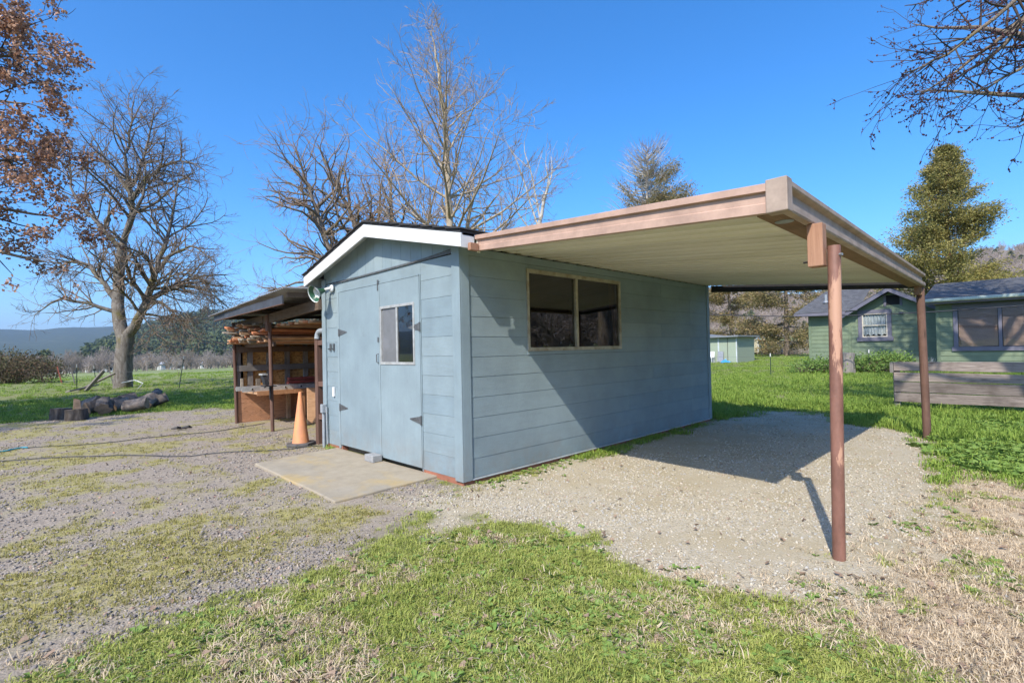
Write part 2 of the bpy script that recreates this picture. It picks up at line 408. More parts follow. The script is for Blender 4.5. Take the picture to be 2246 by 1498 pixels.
def concrete_mat():
    t = NT('stained_concrete'); v = t.coord()
    k = t.mix(t.fac(t.noise(v, 5, 8, .7), .3, .7), (.30, .25, .175), (.41, .345, .25))
    y = t.math('MULTIPLY', t.fac(t.noise(t.coord((.8, .45, 1)), 2.6, 6, .65), .52, .68), .55)
    k = t.mix(y, k, (.52, .345, .085))
    k = t.mix(t.fac(t.noise(v, 60, 4, .65), .64, .72), k, (.19, .175, .15))
    k = t.mix(t.math('MULTIPLY', t.fac(t.noise(v, 1.3, 4, .6), .5, .7), .35), k, (.25, .245, .23))
    t.col(k); t.rough(.9); t.bump(t.noise(v, 90, 5, .7), .3, .004); return t.m
def shingle_mat(name, c):
    t = NT(name); v = t.coord()
    s = t.n('ShaderNodeSeparateColor'); t.l(t.voro(t.coord((3, 5, 5)), 1.6, out='Color'), s.inputs[0])
    k = t.mix(s.outputs[0], shade(c, .6), shade(c, 1.25)); k = t.mix(t.fac(t.noise(v, 120, 3, .6), .4, .6), k, shade(c, .8))
    t.col(k); t.rough(.9); t.bump(t.noise(v, 200, 3, .6), .3, .004); return t.m
M = {}
BLUE = (.274, .346, .374)
M['blue'] = paint('blue_grey_paint', BLUE, (1.2, 1.2, 16), bstr=.8)
M['blue_v'] = paint('blue_grey_paint_vertical', BLUE, (16, 16, .9), weather=.2)
M['blue_door'] = paint('blue_grey_door_paint', shade(BLUE, .98), (18, 18, .7), weather=.45, bstr=.22)
M['white'] = paint('white_trim_paint', (.80, .80, .79), (2, 2, 2), weather=.1, bstr=.08)
M['soffit'] = paint('soffit_paint', (.55, .60, .62), (2, 2, 2), weather=.2, bstr=.1)
M['inside'] = wood('inside_sheathing', (.12, .09, .06), (.2, .15, .1), 'z')
M['stud'] = wood('orange_stud_wood', (.36, .17, .08), (.5, .26, .13), 'z', rnd=.1)
M['sillred'] = simple('red_painted_curb', (.40, .155, .09), (.27, .11, .07), 9, rough=.85, bump=.4, bscale=30)
M['shingle'] = shingle_mat('dark_roof_shingles', (.045, .043, .045))
M['hshingle'] = shingle_mat('grey_roof_shingles', (.12, .12, .125))
M['hinge'] = simple('painted_steel_hinge', (.16, .17, .175), (.10, .10, .10), 20, rough=.5, bump=.2, metallic=.3)
M['alu'] = simple('aluminium_frame', (.60, .60, .57), (.42, .41, .38), 12, rough=.42, metallic=.35)
M['alu_old'] = simple('weathered_window_frame', (.50, .47, .38), (.30, .25, .17), 9, rough=.5, metallic=.2)
M['glass'] = glass('window_glass', trans=.5)
M['glass_screen'] = simple('frosted_door_pane', (.20, .20, .205), (.15, .15, .15), 5, rough=.35, spec=.5)
M['fascia'] = simple('rose_brown_metal', (.53, .35, .265), (.38, .25, .19), 5, rough=.6, bump=.12, bscale=90, spec=.45)
M['fascia2'] = simple('taupe_metal_cap', (.45, .34, .265), (.30, .225, .175), 6, rough=.6, bump=.06, bscale=90)
M['fascia_in'] = simple('brown_metal_recess', (.27, .17, .135), (.21, .13, .1), 3, rough=.55)
M['pan'] = simple('cream_metal_pan', (.86, .81, .68), (.74, .69, .56), 2.2, (1, .25, 1), rough=.5, spec=.4, rnd=.12)
M['beamwood'] = wood('brown_header_wood', (.20, .125, .075), (.30, .19, .115), 'x', rnd=.1)
M['blockwood'] = wood('raw_block_wood', (.36, .19, .12), (.48, .27, .175), 'z', rnd=.1)
M['pipe'] = pipe_mat()
M['brownpost'] = wood('brown_painted_post', (.125, .07, .052), (.19, .11, .08), 'z', rnd=.1)
M['galv'] = simple('galvanised_steel', (.36, .38, .39), (.25, .26, .27), 14, rough=.5, metallic=.5)
M['conduit'] = simple('grey_conduit', (.34, .37, .385), (.27, .29, .30), 10, rough=.55)
M['tin'] = simple('weathered_roof_tin', (.42, .43, .44), (.27, .26, .25), 5, (1, .3, 1), rough=.6, metallic=.4)
M['tin_dark'] = simple('dark_tin_fascia', (.085, .095, .115), (.06, .06, .07), 5, rough=.6, metallic=.2)
M['darkwood'] = wood('dark_old_beam', (.11, .08, .06), (.19, .135, .10), 'y')
M['greywood'] = wood('grey_weathered_wood', (.20, .18, .16), (.33, .30, .27), 'x')
M['greywood_z'] = wood('grey_weathered_post', (.20, .18, .16), (.33, .30, .27), 'z')
M['fence'] = wood('fence_plank_wood', (.17, .135, .115), (.38, .32, .28), 'y', scale=7, bump=1.0, rnd=.3)
M['osb'] = osb_mat(); M['ply'] = plywood_mat()
M['lumber'] = wood('lumber_board', (.46, .26, .14), (.66, .43, .26), 'x', rnd=.45)
M['lumber_g'] = wood('lumber_board_grey', (.28, .24, .19), (.42, .37, .29), 'x', rnd=.4)
M['lumber_r'] = wood('lumber_board_red', (.46, .17, .08), (.60, .26, .13), 'x', rnd=.3)
M['redpaint'] = simple('red_brown_steel', (.30, .065, .05), (.2, .05, .04), 8, rough=.5)
M['black'] = simple('black_iron', (.02, .02, .022), (.035, .03, .028), 12, rough=.5)
M['rubber'] = simple('black_hose_rubber', (.045, .047, .05), (.07, .07, .07), 10, rough=.6)
M['bluehose'] = simple('blue_hose', (.03, .36, .46), (.03, .28, .38), 10, rough=.45)
M['cone'] = simple('orange_cone_plastic', (.82, .33, .13), (.60, .26, .13), 9, (1, 1, .6), rough=.5, bump=.08)
M['conebase'] = simple('cone_base_rubber', (.075, .07, .068), (.13, .12, .11), 10, rough=.8)
M['concrete'] = concrete_mat()
M['block'] = simple('grey_concrete_block', (.36, .36, .35), (.27, .27, .265), 20, rough=.9, bump=.5, bscale=80)
M['lampgreen'] = simple('green_enamel', (.035, .115, .06), (.03, .085, .05), 5, rough=.3)
M['lampwhite'] = simple('white_enamel', (.78, .78, .75), (.7, .7, .66), 5, rough=.35)
M['bulb'] = simple('frosted_bulb', (.6, .6, .58), (.55, .55, .53), 3, rough=.15, spec=.7)
# ------------------------------------------------------------------ concrete slab
mb = MB()
P0 = [(-1.13, .40), (.015, .44), (.015, 2.78), (-1.10, 2.62)]
def dens(P, n=6):
    out = []
    for i in range(len(P)):
        a, b = np.array(P[i]), np.array(P[(i+1) % len(P)])
        for k in range(n): out.append(a+(b-a)*k/n+rng.normal(0, .006, 2)*(k > 0))
    return out
Pd = dens(P0)
mb.prism([(p[0], p[1], -.08) for p in Pd], (0, 0, .10))
slab = mb.build('concrete_slab', M['concrete'], bevel=.012); tag(slab, kind='structure')

# ------------------------------------------------------------------ painted shed
L, W, E_ = 5.53, 3.126, .203
shed = thing('garden_shed', 'blue-grey painted wooden shed with low gable roof and double doors', 'shed', (L/2, W/2, 0))
YP, YL, YR = 1.54, 3.33, -.28
def ztop(y):            # underside line of the roof deck
    return 2.835-.235*abs(y-YP)
# shell
mb = MB()
mb.box(.02, .02, .05, .08, .68, 2.30).box(.02, 2.63, .05, .08, W-.02, 2.30)
mb.box(.02, .68, 2.15, .08, 2.63, 2.30)
mb.prism([(.02, .02, 2.30), (.02, W-.02, 2.30), (.02, W-.02, ztop(W)), (.02, YP, ztop(YP)), (.02, .02, ztop(0))], (.06, 0, 0))
mb.box(.08, .0, .05, .945, .07, 2.352).box(2.77, .0, .05, L-.08, .07, 2.352).box(.945, 0, .05, 2.77, .07, 1.30).box(.945, 0, 2.21, 2.77, .07, 2.352)
mb.box(.08, W-.07, .05, L-.08, W, 2.45)
mb.prism([(L-.08, 0, .05), (L-.08, W, .05), (L-.08, W, ztop(W)), (L-.08, YP, ztop(YP)), (L-.08, 0, ztop(0))], (.07, 0, 0))
mb.build('wall', M['inside'], shed)
MB().box(.08, .07, .0, L-.08, W-.07, .05).build('floor', M['inside'], shed)
for x in (2.70,):
    MB().box(x, .075, .06, x+.09, .115, 2.4).build('stud', M['stud'], shed)
# red curb under the walls
MB().box(.0, -.003, -.06, .09, .70, .055).build('curb', M['sillred'], shed)
MB().box(.0, 2.60, -.06, .09, W, .055).build('curb', M['sillred'], shed)
MB().box(.09, -.003, -.06, L, .08, .052).build('curb', M['sillred'], shed)
MB().box(.09, W-.08, -.06, L, W, .05).build('curb', M['sillred'], shed)
def board_y(x0, x1, z0, z1, flip=1):     # lap board on the side wall (faces -y)
    g = .0018
    return MB().prism([(x0, 0, z0+g), (x0, -.0145, z0+g), (x0, -.015, z0+.006), (x0, -.0125, z1-.004), (x0, -.0115, z1), (x0, 0, z1)], (x1-x0, 0, 0))
def board_x(y0, y1, z0, z1):             # lap board on the front wall (faces -x)
    g = .0018
    return MB().prism([(.02, y0, z0+g), (-.0025, y0, z0+g), (-.003, y0, z0+.006), (-.0005, y0, z1-.004), (.0005, y0, z1), (.02, y0, z1)], (0, y1-y0, 0))
zs = [.045]+[.2353+E_*k for k in range(11)]+[2.350]
for i in range(len(zs)-1):
    z0, z1 = zs[i], zs[i+1]
    segs = [(.106, 5.452)]
    if z1 > 1.26 and z0 < 2.20: segs = [(.106, .934), (2.784, 5.452)]
    out = []
    for a, b in segs:
        if b-a > 2.4:
            c = [3.62, 4.84, 2.95, 4.1][i % 4] if a < 1 else [4.84, 3.9, 4.84][i % 3]
            out += [(a, c-.0015), (c+.0015, b)]
        else: out.append((a, b))
    for a, b in out: board_y(a, b, z0, z1).build('lap_board', M['blue'], shed)
zf = [.048]+[.2486+E_*k for k in range(10)]+[2.285]
for i in range(len(zf)-1):
    board_x(.104, .668, zf[i], zf[i+1]).build('lap_board', M['blue'], shed)
    board_x(2.672, 3.034, zf[i], zf[i+1]).build('lap_board', M['blue'], shed)
# corner and door trim
for x0, y0, x1, y1 in ((-.022, -.026, .0, .100), (-.0015, -.0265, .102, -.001), (-.022, 3.038, .0, 3.15), (5.456, -.026, 5.55, -.001)):
    MB().box(x0, y0, .03, x1, y1, 2.36).build('corner_trim', M['blue_v'], shed, bevel=.003)
MB().box(-.016, 2.622, .03, .02, 2.668, 2.16).build('door_trim', M['blue_v'], shed, bevel=.003)
MB().box(-.010, .672, .03, .02, .684, 2.15).build('door_trim', M['blue_v'], shed)
MB().box(.0, .672, 2.153, .02, 2.74, 2.285).build('head_board', M['blue'], shed)
MB().box(-.012, .70, 2.143, .0, 2.69, 2.155).build('head_trim', M['blue'], shed)
MB().prism([(-.016, 0, 2.296), (-.016, 2.78, 2.268), (-.016, 2.78, 2.285), (-.016, 0, 2.318)], (.03, 0, 0)).build('gable_drip_strip', M['hinge'], shed)
MB().box(.04, -.024, .030, 5.53, .0, .042).build('drip_edge', M['soffit'], shed)
# gable boards
e = np.arange(W-.02, .02, -.2045)
for y1 in e:
    y0 = max(y1-.201, .02)
    pts = [(.001, y1, 2.30), (.001, y0, 2.30), (.001, y0, ztop(y0))]
    if y0 < YP < y1: pts.append((.001, YP, ztop(YP)))
    pts.append((.001, y1, ztop(y1)))
    MB().prism(pts, (.018, 0, 0)).build('gable_board', M['blue_v'], shed)
# doors
ld = MB().box(-.014, 1.548, .082, .018, 2.614, 2.138).build('door', M['blue_door'], shed, bevel=.003)
mb = MB(); a, b, z0, z1 = .69, 1.538, .062, 2.138; wa, wb, wz0, wz1 = .80, 1.505, 1.19, 1.845
mb.box(-.014, a, z0, .018, b, wz0).box(-.014, a, wz1, .018, b, z1).box(-.014, a, wz0, .018, wa, wz1).box(-.014, wb, wz0, .018, b, wz1)
rd = mb.build('door', M['blue_door'], shed, label='right-hand door with a small sliding window')
MB().box(-.020, 1.530, .07, -.0145, 1.556, 2.13).build('astragal', M['blue_door'], ld)
wf = MB().box(-.022, wa-.016, wz0-.018, .004, wb+.016, wz0+.012).box(-.022, wa-.016, wz1-.012, .004, wb+.016, wz1+.018)\
    .box(-.022, wa-.016, wz0+.012, .004, wa+.012, wz1-.012).box(-.022, wb-.012, wz0+.012, .004, wb+.016, wz1-.012)\
    .box(-.018, 1.135, wz0+.012, .002, 1.165, wz1-.012).build('window_frame', M['alu'], rd)
MB().box(-.004, 1.165, wz0+.012, 0, wb-.012, wz1-.012).build('pane', M['glass_screen'], rd)
MB().box(-.008, wa+.012, wz0+.012, -.004, 1.135, wz1-.012).build('pane', M['glass'], rd)
def strap(par, y, z, s):               # tapered strap hinge, s = direction along y
    h = MB().prism([(-.020, y, z-.045), (-.020, y, z+.045), (-.020, y+s*.06, z+.034), (-.020, y+s*.21, z+.008), (-.020, y+s*.225, z), (-.020, y+s*.21, z-.008), (-.020, y+s*.06, z-.034)], (.005, 0, 0))
    h.tube([(-.022, y, z-.05), (-.022, y, z+.05)], .009, 8)
    for dy in (.05, .1, .16): h.tube([(-.021, y+s*dy, z), (-.025, y+s*dy, z)], .006, 6)
    h.build('strap_hinge', M['hinge'], par)
strap(ld, 2.618, 1.595, -1); strap(ld, 2.618, .585, -1); strap(rd, .682, 1.585, 1); strap(rd, .682, .575, 1)
MB().tube([(-.015, 1.565, 1.19), (-.045, 1.565, 1.20), (-.045, 1.565, 1.29), (-.015, 1.565, 1.30)], .006, 8).build('door_pull', M['hinge'], ld)
MB().box(-.026, 1.546, 2.06, -.014, 1.566, 2.19).build('latch_bar', M['hinge'], ld)
MB().box(-.028, 1.546, 1.44, -.014, 1.572, 1.50).build('hasp', M['hinge'], ld)
for y in (2.80, 2.90):
    MB().box(-.02, y-.02, 1.35, -.004, y+.02, 1.45).box(-.05, y-.006, 1.37, -.02, y+.006, 1.385).build('wall_hook', M['hinge'], shed)
MB().box(-.03, 2.79, .72, -.004, 2.83, .85).build('switch_box', M['white'], shed, bevel=.004)
# side window
sw = MB(); x0, x1, z0, z1 = .945, 2.77, 1.306, 2.205
sw.box(x0-.012, -.03, z0-.012, x1+.012, .03, z0+.028).box(x0-.012, -.03, z1-.032, x1+.012, .03, z1+.012)
sw.box(x0-.012, -.03, z0+.028, x0+.022, .03, z1-.032).box(x1-.024, -.03, z0+.028, x1+.012, .03, z1-.032).box(1.80, -.026, z0+.028, 1.845, .03, z1-.032)
win = sw.build('window', M['alu_old'], shed, bevel=.002)
MB().box(x0+.022, .006, z0+.028, 1.80, .010, z1-.032).build('pane', M['glass'], win)
MB().box(1.845, -.006, z0+.028, x1-.024, -.002, z1-.032).build('pane', M['glass'], win)
MB().box(.936, -.019, 1.2535, 2.782, 0, 1.292).build('sill_trim', M['blue'], shed)
MB().box(.936, -.024, 1.2945, 2.782, .02, 1.303 - .0095+.001).build('sill_cap', M['blue'], shed)
MB().box(.936, -.014, 2.2185, 2.782, 0, 2.2625).build('head_trim', M['blue'], shed)
# roof: deck, shingle courses, barge boards
def slope(sgn):
    mb = MB(); y_e = YR if sgn < 0 else YL
    n = 9
    for k in range(n):
        a, b = YP+(y_e-YP)*k/n, YP+(y_e-YP)*((k+1)/n)+sgn*.02
        za, zb = ztop(a)+.035, ztop(b)+.047
        xs = np.linspace(-.225, L+.2, 20)
        for i in range(19):
            j = rng.normal(0, .0025)
            mb.prism([(xs[i]+.002, a, za-.014), (xs[i]+.002, b+rng.normal(0, .004), zb-.014+j), (xs[i]+.002, b, zb+j), (xs[i]+.002, a, za)], (xs[i+1]-xs[i]-.004, 0, 0))
    return mb
for s in (-1, 1):
    mb = slope(s); y_e = YR if s < 0 else YL
    mb.prism([(-.205, YP, ztop(YP)), (-.205, y_e, ztop(y_e)), (-.205, y_e, ztop(y_e)+.026), (-.205, YP, ztop(YP)+.026)], (L+.4, 0, 0))
    mb.build('roof_slope', M['shingle'], shed)
    ye2 = y_e
    MB().prism([(-.20, YP, ztop(YP)-.002), (-.20, YP, ztop(YP)-.150), (-.20, ye2, ztop(ye2)-.135), (-.20, ye2, ztop(ye2)-.002)], (.022, 0, 0)).build('barge_board', M['white'], shed, bevel=.002)
    MB().prism([(-.177, YP, ztop(YP)-.003), (-.177, y_e, ztop(y_e)-.003), (-.177, y_e, ztop(y_e)-.020), (-.177, YP, ztop(YP)-.020)], (.18, 0, 0)).build('soffit', M['soffit'], shed)
    if s > 0: MB().box(-.178, YL-.022, ztop(YL)-.135, L+.2, YL, ztop(YL)-.003).build('eave_fascia', M['white'], shed)
    else: MB().box(-.178, YR, ztop(YR)-.135, -.035, YR+.022, ztop(YR)-.003).build('eave_fascia', M['white'], shed)
# old cable along the gable
MB().tube([(-.012, 0.02, 2.345), (-.02, .25, 2.322), (-.018, .6, 2.305), (-.02, .75, 2.30)], .005, 6).build('cable', M['hinge'], shed)

# ------------------------------------------------------------------ flood lamp on the corner
lamp = thing('flood_lamp', 'green and white dish flood lamp on the shed corner', 'lamp', (-.02, 2.79, 2.215))
base = np.array([-.024, 2.79, 2.215]); ax = np.array([-.72, -.10, -.30]); ax /= np.linalg.norm(ax)
MB().lathe([(0, 0), (.05, 0), (.05, .018), (.02, .022)], base, 16, (-1, 0, 0)).build('wall_plate', M['lampwhite'], lamp, smooth=True)
k0 = base+np.array([-.05, .09, -.01])
MB().tube([base, base+np.array([-.035, .05, 0]), k0, k0+ax*.05], .02, 10).build('socket', M['lampwhite'], lamp, smooth=True)
h0 = k0+ax*.03
MB().lathe([(.026, 0), (.034, .04), (.05, .08), (.072, .12), (.10, .155), (.118, .175), (.121, .178)], h0, 28, ax).build('reflector', M['lampgreen'], lamp, smooth=True)
MB().lathe([(.119, .177), (.115, .172), (.097, .15), (.068, .115), (.045, .075), (.03, .04), (.001, .035)], h0, 28, ax).build('reflector_inside', M['lampwhite'], lamp, smooth=True)
MB().lathe([(.001, .125), (.03, .115), (.042, .095), (.036, .065), (.015, .035)], h0, 16, ax).build('bulb', M['bulb'], lamp, smooth=True)

# ------------------------------------------------------------------ carport
XA, XB, YO = -.02, 5.60, -2.95
port = thing('carport', 'brown metal carport roof on two rusty pipe posts beside the shed', 'carport', (2.8, -3.0, 0))
def zu(y): return 2.362+(y+.02)*(2.362-2.108)/(2.87-.02+.02)      # underside of the pans
pitch = (XB-XA-.1)/26
ns = 0
x = XA+.055
prof = [(0, .0), (.18, 0), (.20, -.005), (.25, -.005), (.27, 0), (.44, .0), (.62, .066), (.76, .066), (.94, .0), (1.0, .0)]
while ns < 26:
    k = 2
    pr = []
    for j in range(k):
        for (u_, h) in prof[:-1]: pr.append((x+(j+u_)*pitch, h))
    pr.append((x+k*pitch-.003, 0))
    A = [(px, .06, zu(.06)+h) for px, h in pr]+[(px, .06, zu(.06)+h+.004) for px, h in pr[::-1]]
    B = [(px, -2.90, zu(-2.90)+h) for px, h in pr]+[(px, -2.90, zu(-2.90)+h+.004) for px, h in pr[::-1]]
    n = len(pr); mb = MB(); V = A+B; N = 2*n
    F = [(i, i+1, N+i+1, N+i) for i in range(n-1)]+[(n+i, n+i+1, N+n+i+1, N+n+i) for i in range(n-1)]
    F += [(i, N-1-i, N-2-i, i+1) for i in range(n-1)]+[(N+i, N+N-1-i, N+N-2-i, N+i+1) for i in range(n-1)]
    F += [(0, N, 2*N-1, N-1), (n-1, n, N+n, N+n-1)]
    mb.add(V, F).build('roof_pan', M['pan'], port)
    x += k*pitch; ns += k
def channel_front(y, zb, zt):          # section at y; outward is -x
    h = zt-zb; P = [(-.0, 0), (-.006, .02), (-.006, .33), (-.0, .37), (-.0, .70), (-.026, .73), (-.026, .97), (-.018, 1.0), (.05, 1.0), (.05, .94), (.03, .9), (.03, 0)]
    return [(XA+a, y, zb+h*b) for a, b in P]
MB().loft(channel_front(-.30, 2.252, 2.398), channel_front(-2.865, 2.066, 2.237)).build('front_fascia', M['fascia'], port)
MB().box(XA-.004, -.312, 2.236, XA+.03, -.301, 2.40).build('fascia_end_cap', M['pan'], port)
def channel_side(x, zb, zt):
    h = zt-zb; P = [(.03, 0), (-.016, 0), (-.022, .06), (-.022, .27), (-.012, .31), (.014, .34), (.014, .72), (-.018, .78), (-.024, .82), (-.024, .97), (-.016, 1.0), (.06, 1.0), (.06, .9), (.03, .88)]
    return [(x, YO+a, zb+h*b) for a, b in P]
MB().loft(channel_side(XA+.06, 2.066, 2.245), channel_side(XB, 2.045, 2.215)).build('side_gutter', M['fascia2'], port)
MB().box(XA-.03, YO-.028, 2.060, XA+.062, -2.863, 2.252).build('corner_cap', M['fascia2'], port, bevel=.006)
MB().prism([(XA+.03, YO+.031, 2.064), (XA+.03, -2.795, 2.064), (XA+.03, -2.795, 2.112), (XA+.03, YO+.031, 2.112)], (XB-XA-.06, 0, -.016)).build('header_beam', M['beamwood'], port)
MB().beam((XB+.02, -.05, 2.30), (XB+.02, -2.92, 2.085), .045, .11).build('back_beam', M['black'], port)
MB().box(-.135, -.345, 2.243, -.035, -.302, 2.312).build('ledger_block', M['blockwood'], port, bevel=.004)
MB().lathe([(.001, 0), (.052, 0), (.052, .003), (.001, .004)], (.245, -2.87, 2.063), 20, (0, 0, -1)).build('metal_patch', M['galv'], port)
def post(x, y, xt, yt, zt, r, lab, mt='pipe'):
    p = MB().tube([(x, y, -.25), (x, y, .0), (xt, yt, zt-.004), (xt, yt, zt)], [r, r, r, r*.97], 24)
    o = smooth_by_angle(p.build('post', M[mt], port, label=lab)); return o
p1 = post(.495, -3.045, .500, -3.068, 1.915, .0355, 'near rusty pipe post with flaking paint')
MB().tube([(.49, -3.09, 1.855), (.48, -3.115, 1.855)], .009, 6).build('bolt', M['galv'], p1)
MB().box(.445, -3.022, 1.795, .535, -2.935, 2.062).build('post_block', M['blockwood'], port, bevel=.005)
MB().tube([(.49, -2.935, 1.832), (.49, -2.90, 1.832)], .007, 6).build('bolt', M['black'], port)
post(5.594, -2.935, 5.590, -2.913, 2.04, .046, 'far brown pipe post at the gravel edge', 'brownpost')
MB().box(5.50, -2.94, 1.93, 5.545, -2.86, 2.05).build('post_block', M['beamwood'], port)

# concrete block propping the door
single(MB().box(-.155, 1.50, .021, -.03, 1.70, .10), 'concrete_block', M['block'], 'small grey concrete block set against the shed doors', 'block', (-.09, 1.6, .021), bevel=.006)
# ------------------------------------------------------------------ open lumber shelter left of the shed
ls = thing('lumber_shelter', 'open lean-to with tin roof and pipe posts storing lumber', 'lean-to', (.6, 5.1, 0))
smooth_by_angle(MB().tube([(-.02, 5.205, -.2), (-.045, 5.213, 1.99)], .030, 14).build('post', M['brownpost'], ls))
smooth_by_angle(MB().tube([(-.13, 6.845, -.2), (-.17, 6.853, 1.95)], .028, 14).build('post', M['brownpost'], ls))
MB().beam((.02, 6.99, -.1), (-.03, 6.99, 1.6), .07, .09, (0, 1, 0)).build('post', M['greywood_z'], ls)
MB().box(-.01, 3.36, -.1, .08, 3.45, 1.535).build('post', M['brownpost'], ls, bevel=.004)
for z in (.36, .84, 1.44):
    MB().box(.0, 3.20, z, .07, 3.358, z+.07).build('spacer_block', M['brownpost'], ls)
MB().box(-.10, 5.16, 1.72, -.03, 5.27, 2.0).build('post_block', M['brownpost'], ls)
MB().beam((-.05, 5.45, 1.925), (-.05, 3.135, 2.02), .05, .15).build('header_beam', M['darkwood'], ls)
MB().beam((-.10, 7.0, 1.90), (-.06, 5.45, 1.94), .05, .12).build('header_beam', M['darkwood'], ls)
def zr(y): return 2.205-(y-3.3)*.032
for x in (.7, 1.6, 2.2):
    MB().beam((x, 7.0, zr(7)-.10+.04*x), (x, 3.135, zr(3.135)-.10+.04*x), .05, .10).build('purlin', M['darkwood'], ls)
for y in (3.35, 4.6, 5.8, 6.9):
    MB().beam((-.43, y, zr(y)-.05), (2.35, y, zr(y)-.05+.10), .045, .07).build('rafter', M['darkwood'], ls)
# corrugated tin sheets, each its own
ys = [3.16, 4.25, 5.30, 6.25, 7.12]
for i in range(4):
    a, b = ys[i], ys[i+1]+(.06 if i < 3 else 0)
    n = int((b-a)/.019); yy = np.linspace(a, b, n); lift = .014*(3-i)*.5+.004
    tilt = rng.normal(0, .006)
    top = [(y, zr(y)+lift+tilt*(y-a)+.009*math.sin((y-a)*2*math.pi/.076)) for y in yy]
    x0, x1 = -.50-.04*rng.random()-(.03 if i == 3 else 0), 2.45
    V = []
    for x, dz in ((x0, -.002), (x1, .12)):
        V += [(x, y, z+dz) for y, z in top]+[(x, y, z+dz-.007) for y, z in top]
    F = []
    for j in range(n-1):
        F += [(j, j+1, 2*n+j+1, 2*n+j), (n+j, 3*n+j, 3*n+j+1, n+j+1), (j, n+j, n+j+1, j+1), (2*n+j, 2*n+j+1, 3*n+j+1, 3*n+j)]
    F += [(0, 2*n, 3*n, n), (n-1, 2*n-1, 4*n-1, 3*n-1)]
    smooth_by_angle(MB().add(V, F).build('tin_sheet', M['tin'], ls), 50)
MB().prism([(-.47, 6.98, 1.985), (-.47, 3.42, 2.030), (-.47, 3.42, 2.150), (-.47, 6.98, 2.080)], (.018, 0, 0)).build('tin_fascia', M['tin_dark'], ls)
MB().prism([(-.475, 6.98, 1.975), (-.475, 3.42, 2.022), (-.475, 3.42, 2.033), (-.475, 6.98, 1.984)], (.03, 0, 0)).build('fascia_lip', M['brownpost'], ls)
# left wall: sheets between studs, rails, plywood
st = [-.08, .14, .50, .86, 1.24, 1.62]
for i in range(5):
    MB().box(st[i]+.005, 6.945, .02, st[i+1]-.0+.0, 6.957, 1.62).build('osb_panel', M['osb'], ls)
for x in st:
    MB().box(x-.045, 6.888, .0, x+.045, 6.943, 1.66).build('stud', M['greywood_z'], ls)
MB().box(-.14, 6.850, 1.37, 1.7, 6.886, 1.485).build('rail_plank', M['darkwood'], ls)
MB().box(-.14, 6.850, 1.0, 1.7, 6.886, 1.115).build('rail_plank', M['greywood'], ls)
MB().box(-.10, 6.855, .0, 1.55, 6.868, .635).build('plywood_panel', M['ply'], ls)
for x, h in ((-.06, .86), (.22, .84), (.42, .78)):
    MB().box(x, 6.80, .66, x+.075 if x > 0 else x+.04, 6.845, h).build('cleat', M['lumber_g'], ls)
# back wall of dark planks
for k in range(9):
    MB().box(2.38, 3.15+k*.43, .0, 2.41, 3.15+k*.43+.425, 2.1-.02*k).build('back_plank', M['darkwood'], ls)
# bench
bn = thing('workbench', 'rough plywood workbench standing inside the lumber shelter', 'bench', (.9, 6.4, 0))
MB().box(-.02, 5.98, .585, 1.95, 6.84, .625).build('bench_top', M['lumber'], bn)
MB().box(-.03, 5.955, .565, 1.95, 5.978, .64).build('front_edge', M['stud'], bn)
for x in (.78, 1.7):
    MB().box(x, 5.98, .0, x+.07, 6.06, .583).build('leg', M['stud'], bn)
    MB().box(x, 6.72, .0, x+.07, 6.80, .583).build('leg', M['lumber'], bn)
single(MB().prism([(.72, 5.55, .0), (1.12, 5.55, .0), (1.12, 5.75, .66), (.80, 5.75, .66)], (0, .02, 0)), 'plywood_offcut', M['lumber'], 'plywood offcut leaning on the bench behind the traffic cone', 'plywood', (.9, 5.6, 0))
# ladder on the bench
ld_ = thing('aluminium_ladder', 'aluminium ladder lying on the bench with round rung ends', 'ladder', (.8, 6.4, .63))
for y in (6.18, 6.55):
    MB().prism([(-.22, y, .635), (-.22, y+.006, .635), (-.22, y+.006, .655), (-.22, y+.026, .655), (-.22, y+.026, .70), (-.22, y+.006, .70), (-.22, y+.006, .72), (-.22, y, .72)], (2.4, 0, 0)).build('side_rail', M['alu'], ld_)
for k in range(8):
    x = -.05+k*.3
    MB().tube([(x, 6.165, .678), (x, 6.565, .678)], .016, 10).build('rung', M['alu'], ld_)
    MB().tube([(x, 6.160, .678), (x, 6.1645, .678)], .017, 10).build('rung_cap', M['black'], ld_)
for k, (x, y, z) in enumerate(((.62, 6.22, .735), (.70, 6.36, .735), (.66, 6.29, .80))):
    single(MB().box(x, y, z, x+1.6, y+.09, z+.055), 'steel_bar', M['redpaint'], ('front', 'rear', 'top')[k]+' one of the red-brown steel bars stacked on the ladder', 'bar', (x, y, z), 'red steel bars on the ladder', bevel=.006)
# small machine clamped to the pipe post
vs = thing('bench_vise', 'black iron vise clamped to the middle pipe post', 'vise', (-.05, 5.2, .75))
MB().box(-.17, 5.10, .772, .02, 5.33, .786).build('plate', M['black'], vs)
MB().box(-.075, 5.16, .55, -.05, 5.19, .772).build('bracket', M['black'], vs)
MB().prism([(-.10, 5.30, .79), (-.10, 5.42, .79), (-.10, 5.55, .93), (-.10, 5.52, .97), (-.10, 5.36, .90)], (.07, 0, 0)).build('jaw', M['black'], vs)
MB().box(-.11, 5.42, .955, -.02, 5.60, .985).build('jaw_plate', M['alu'], vs)
MB().tube([(-.065, 5.45, .74), (-.065, 5.28, .80)], .012, 8).build('screw', M['black'], vs)
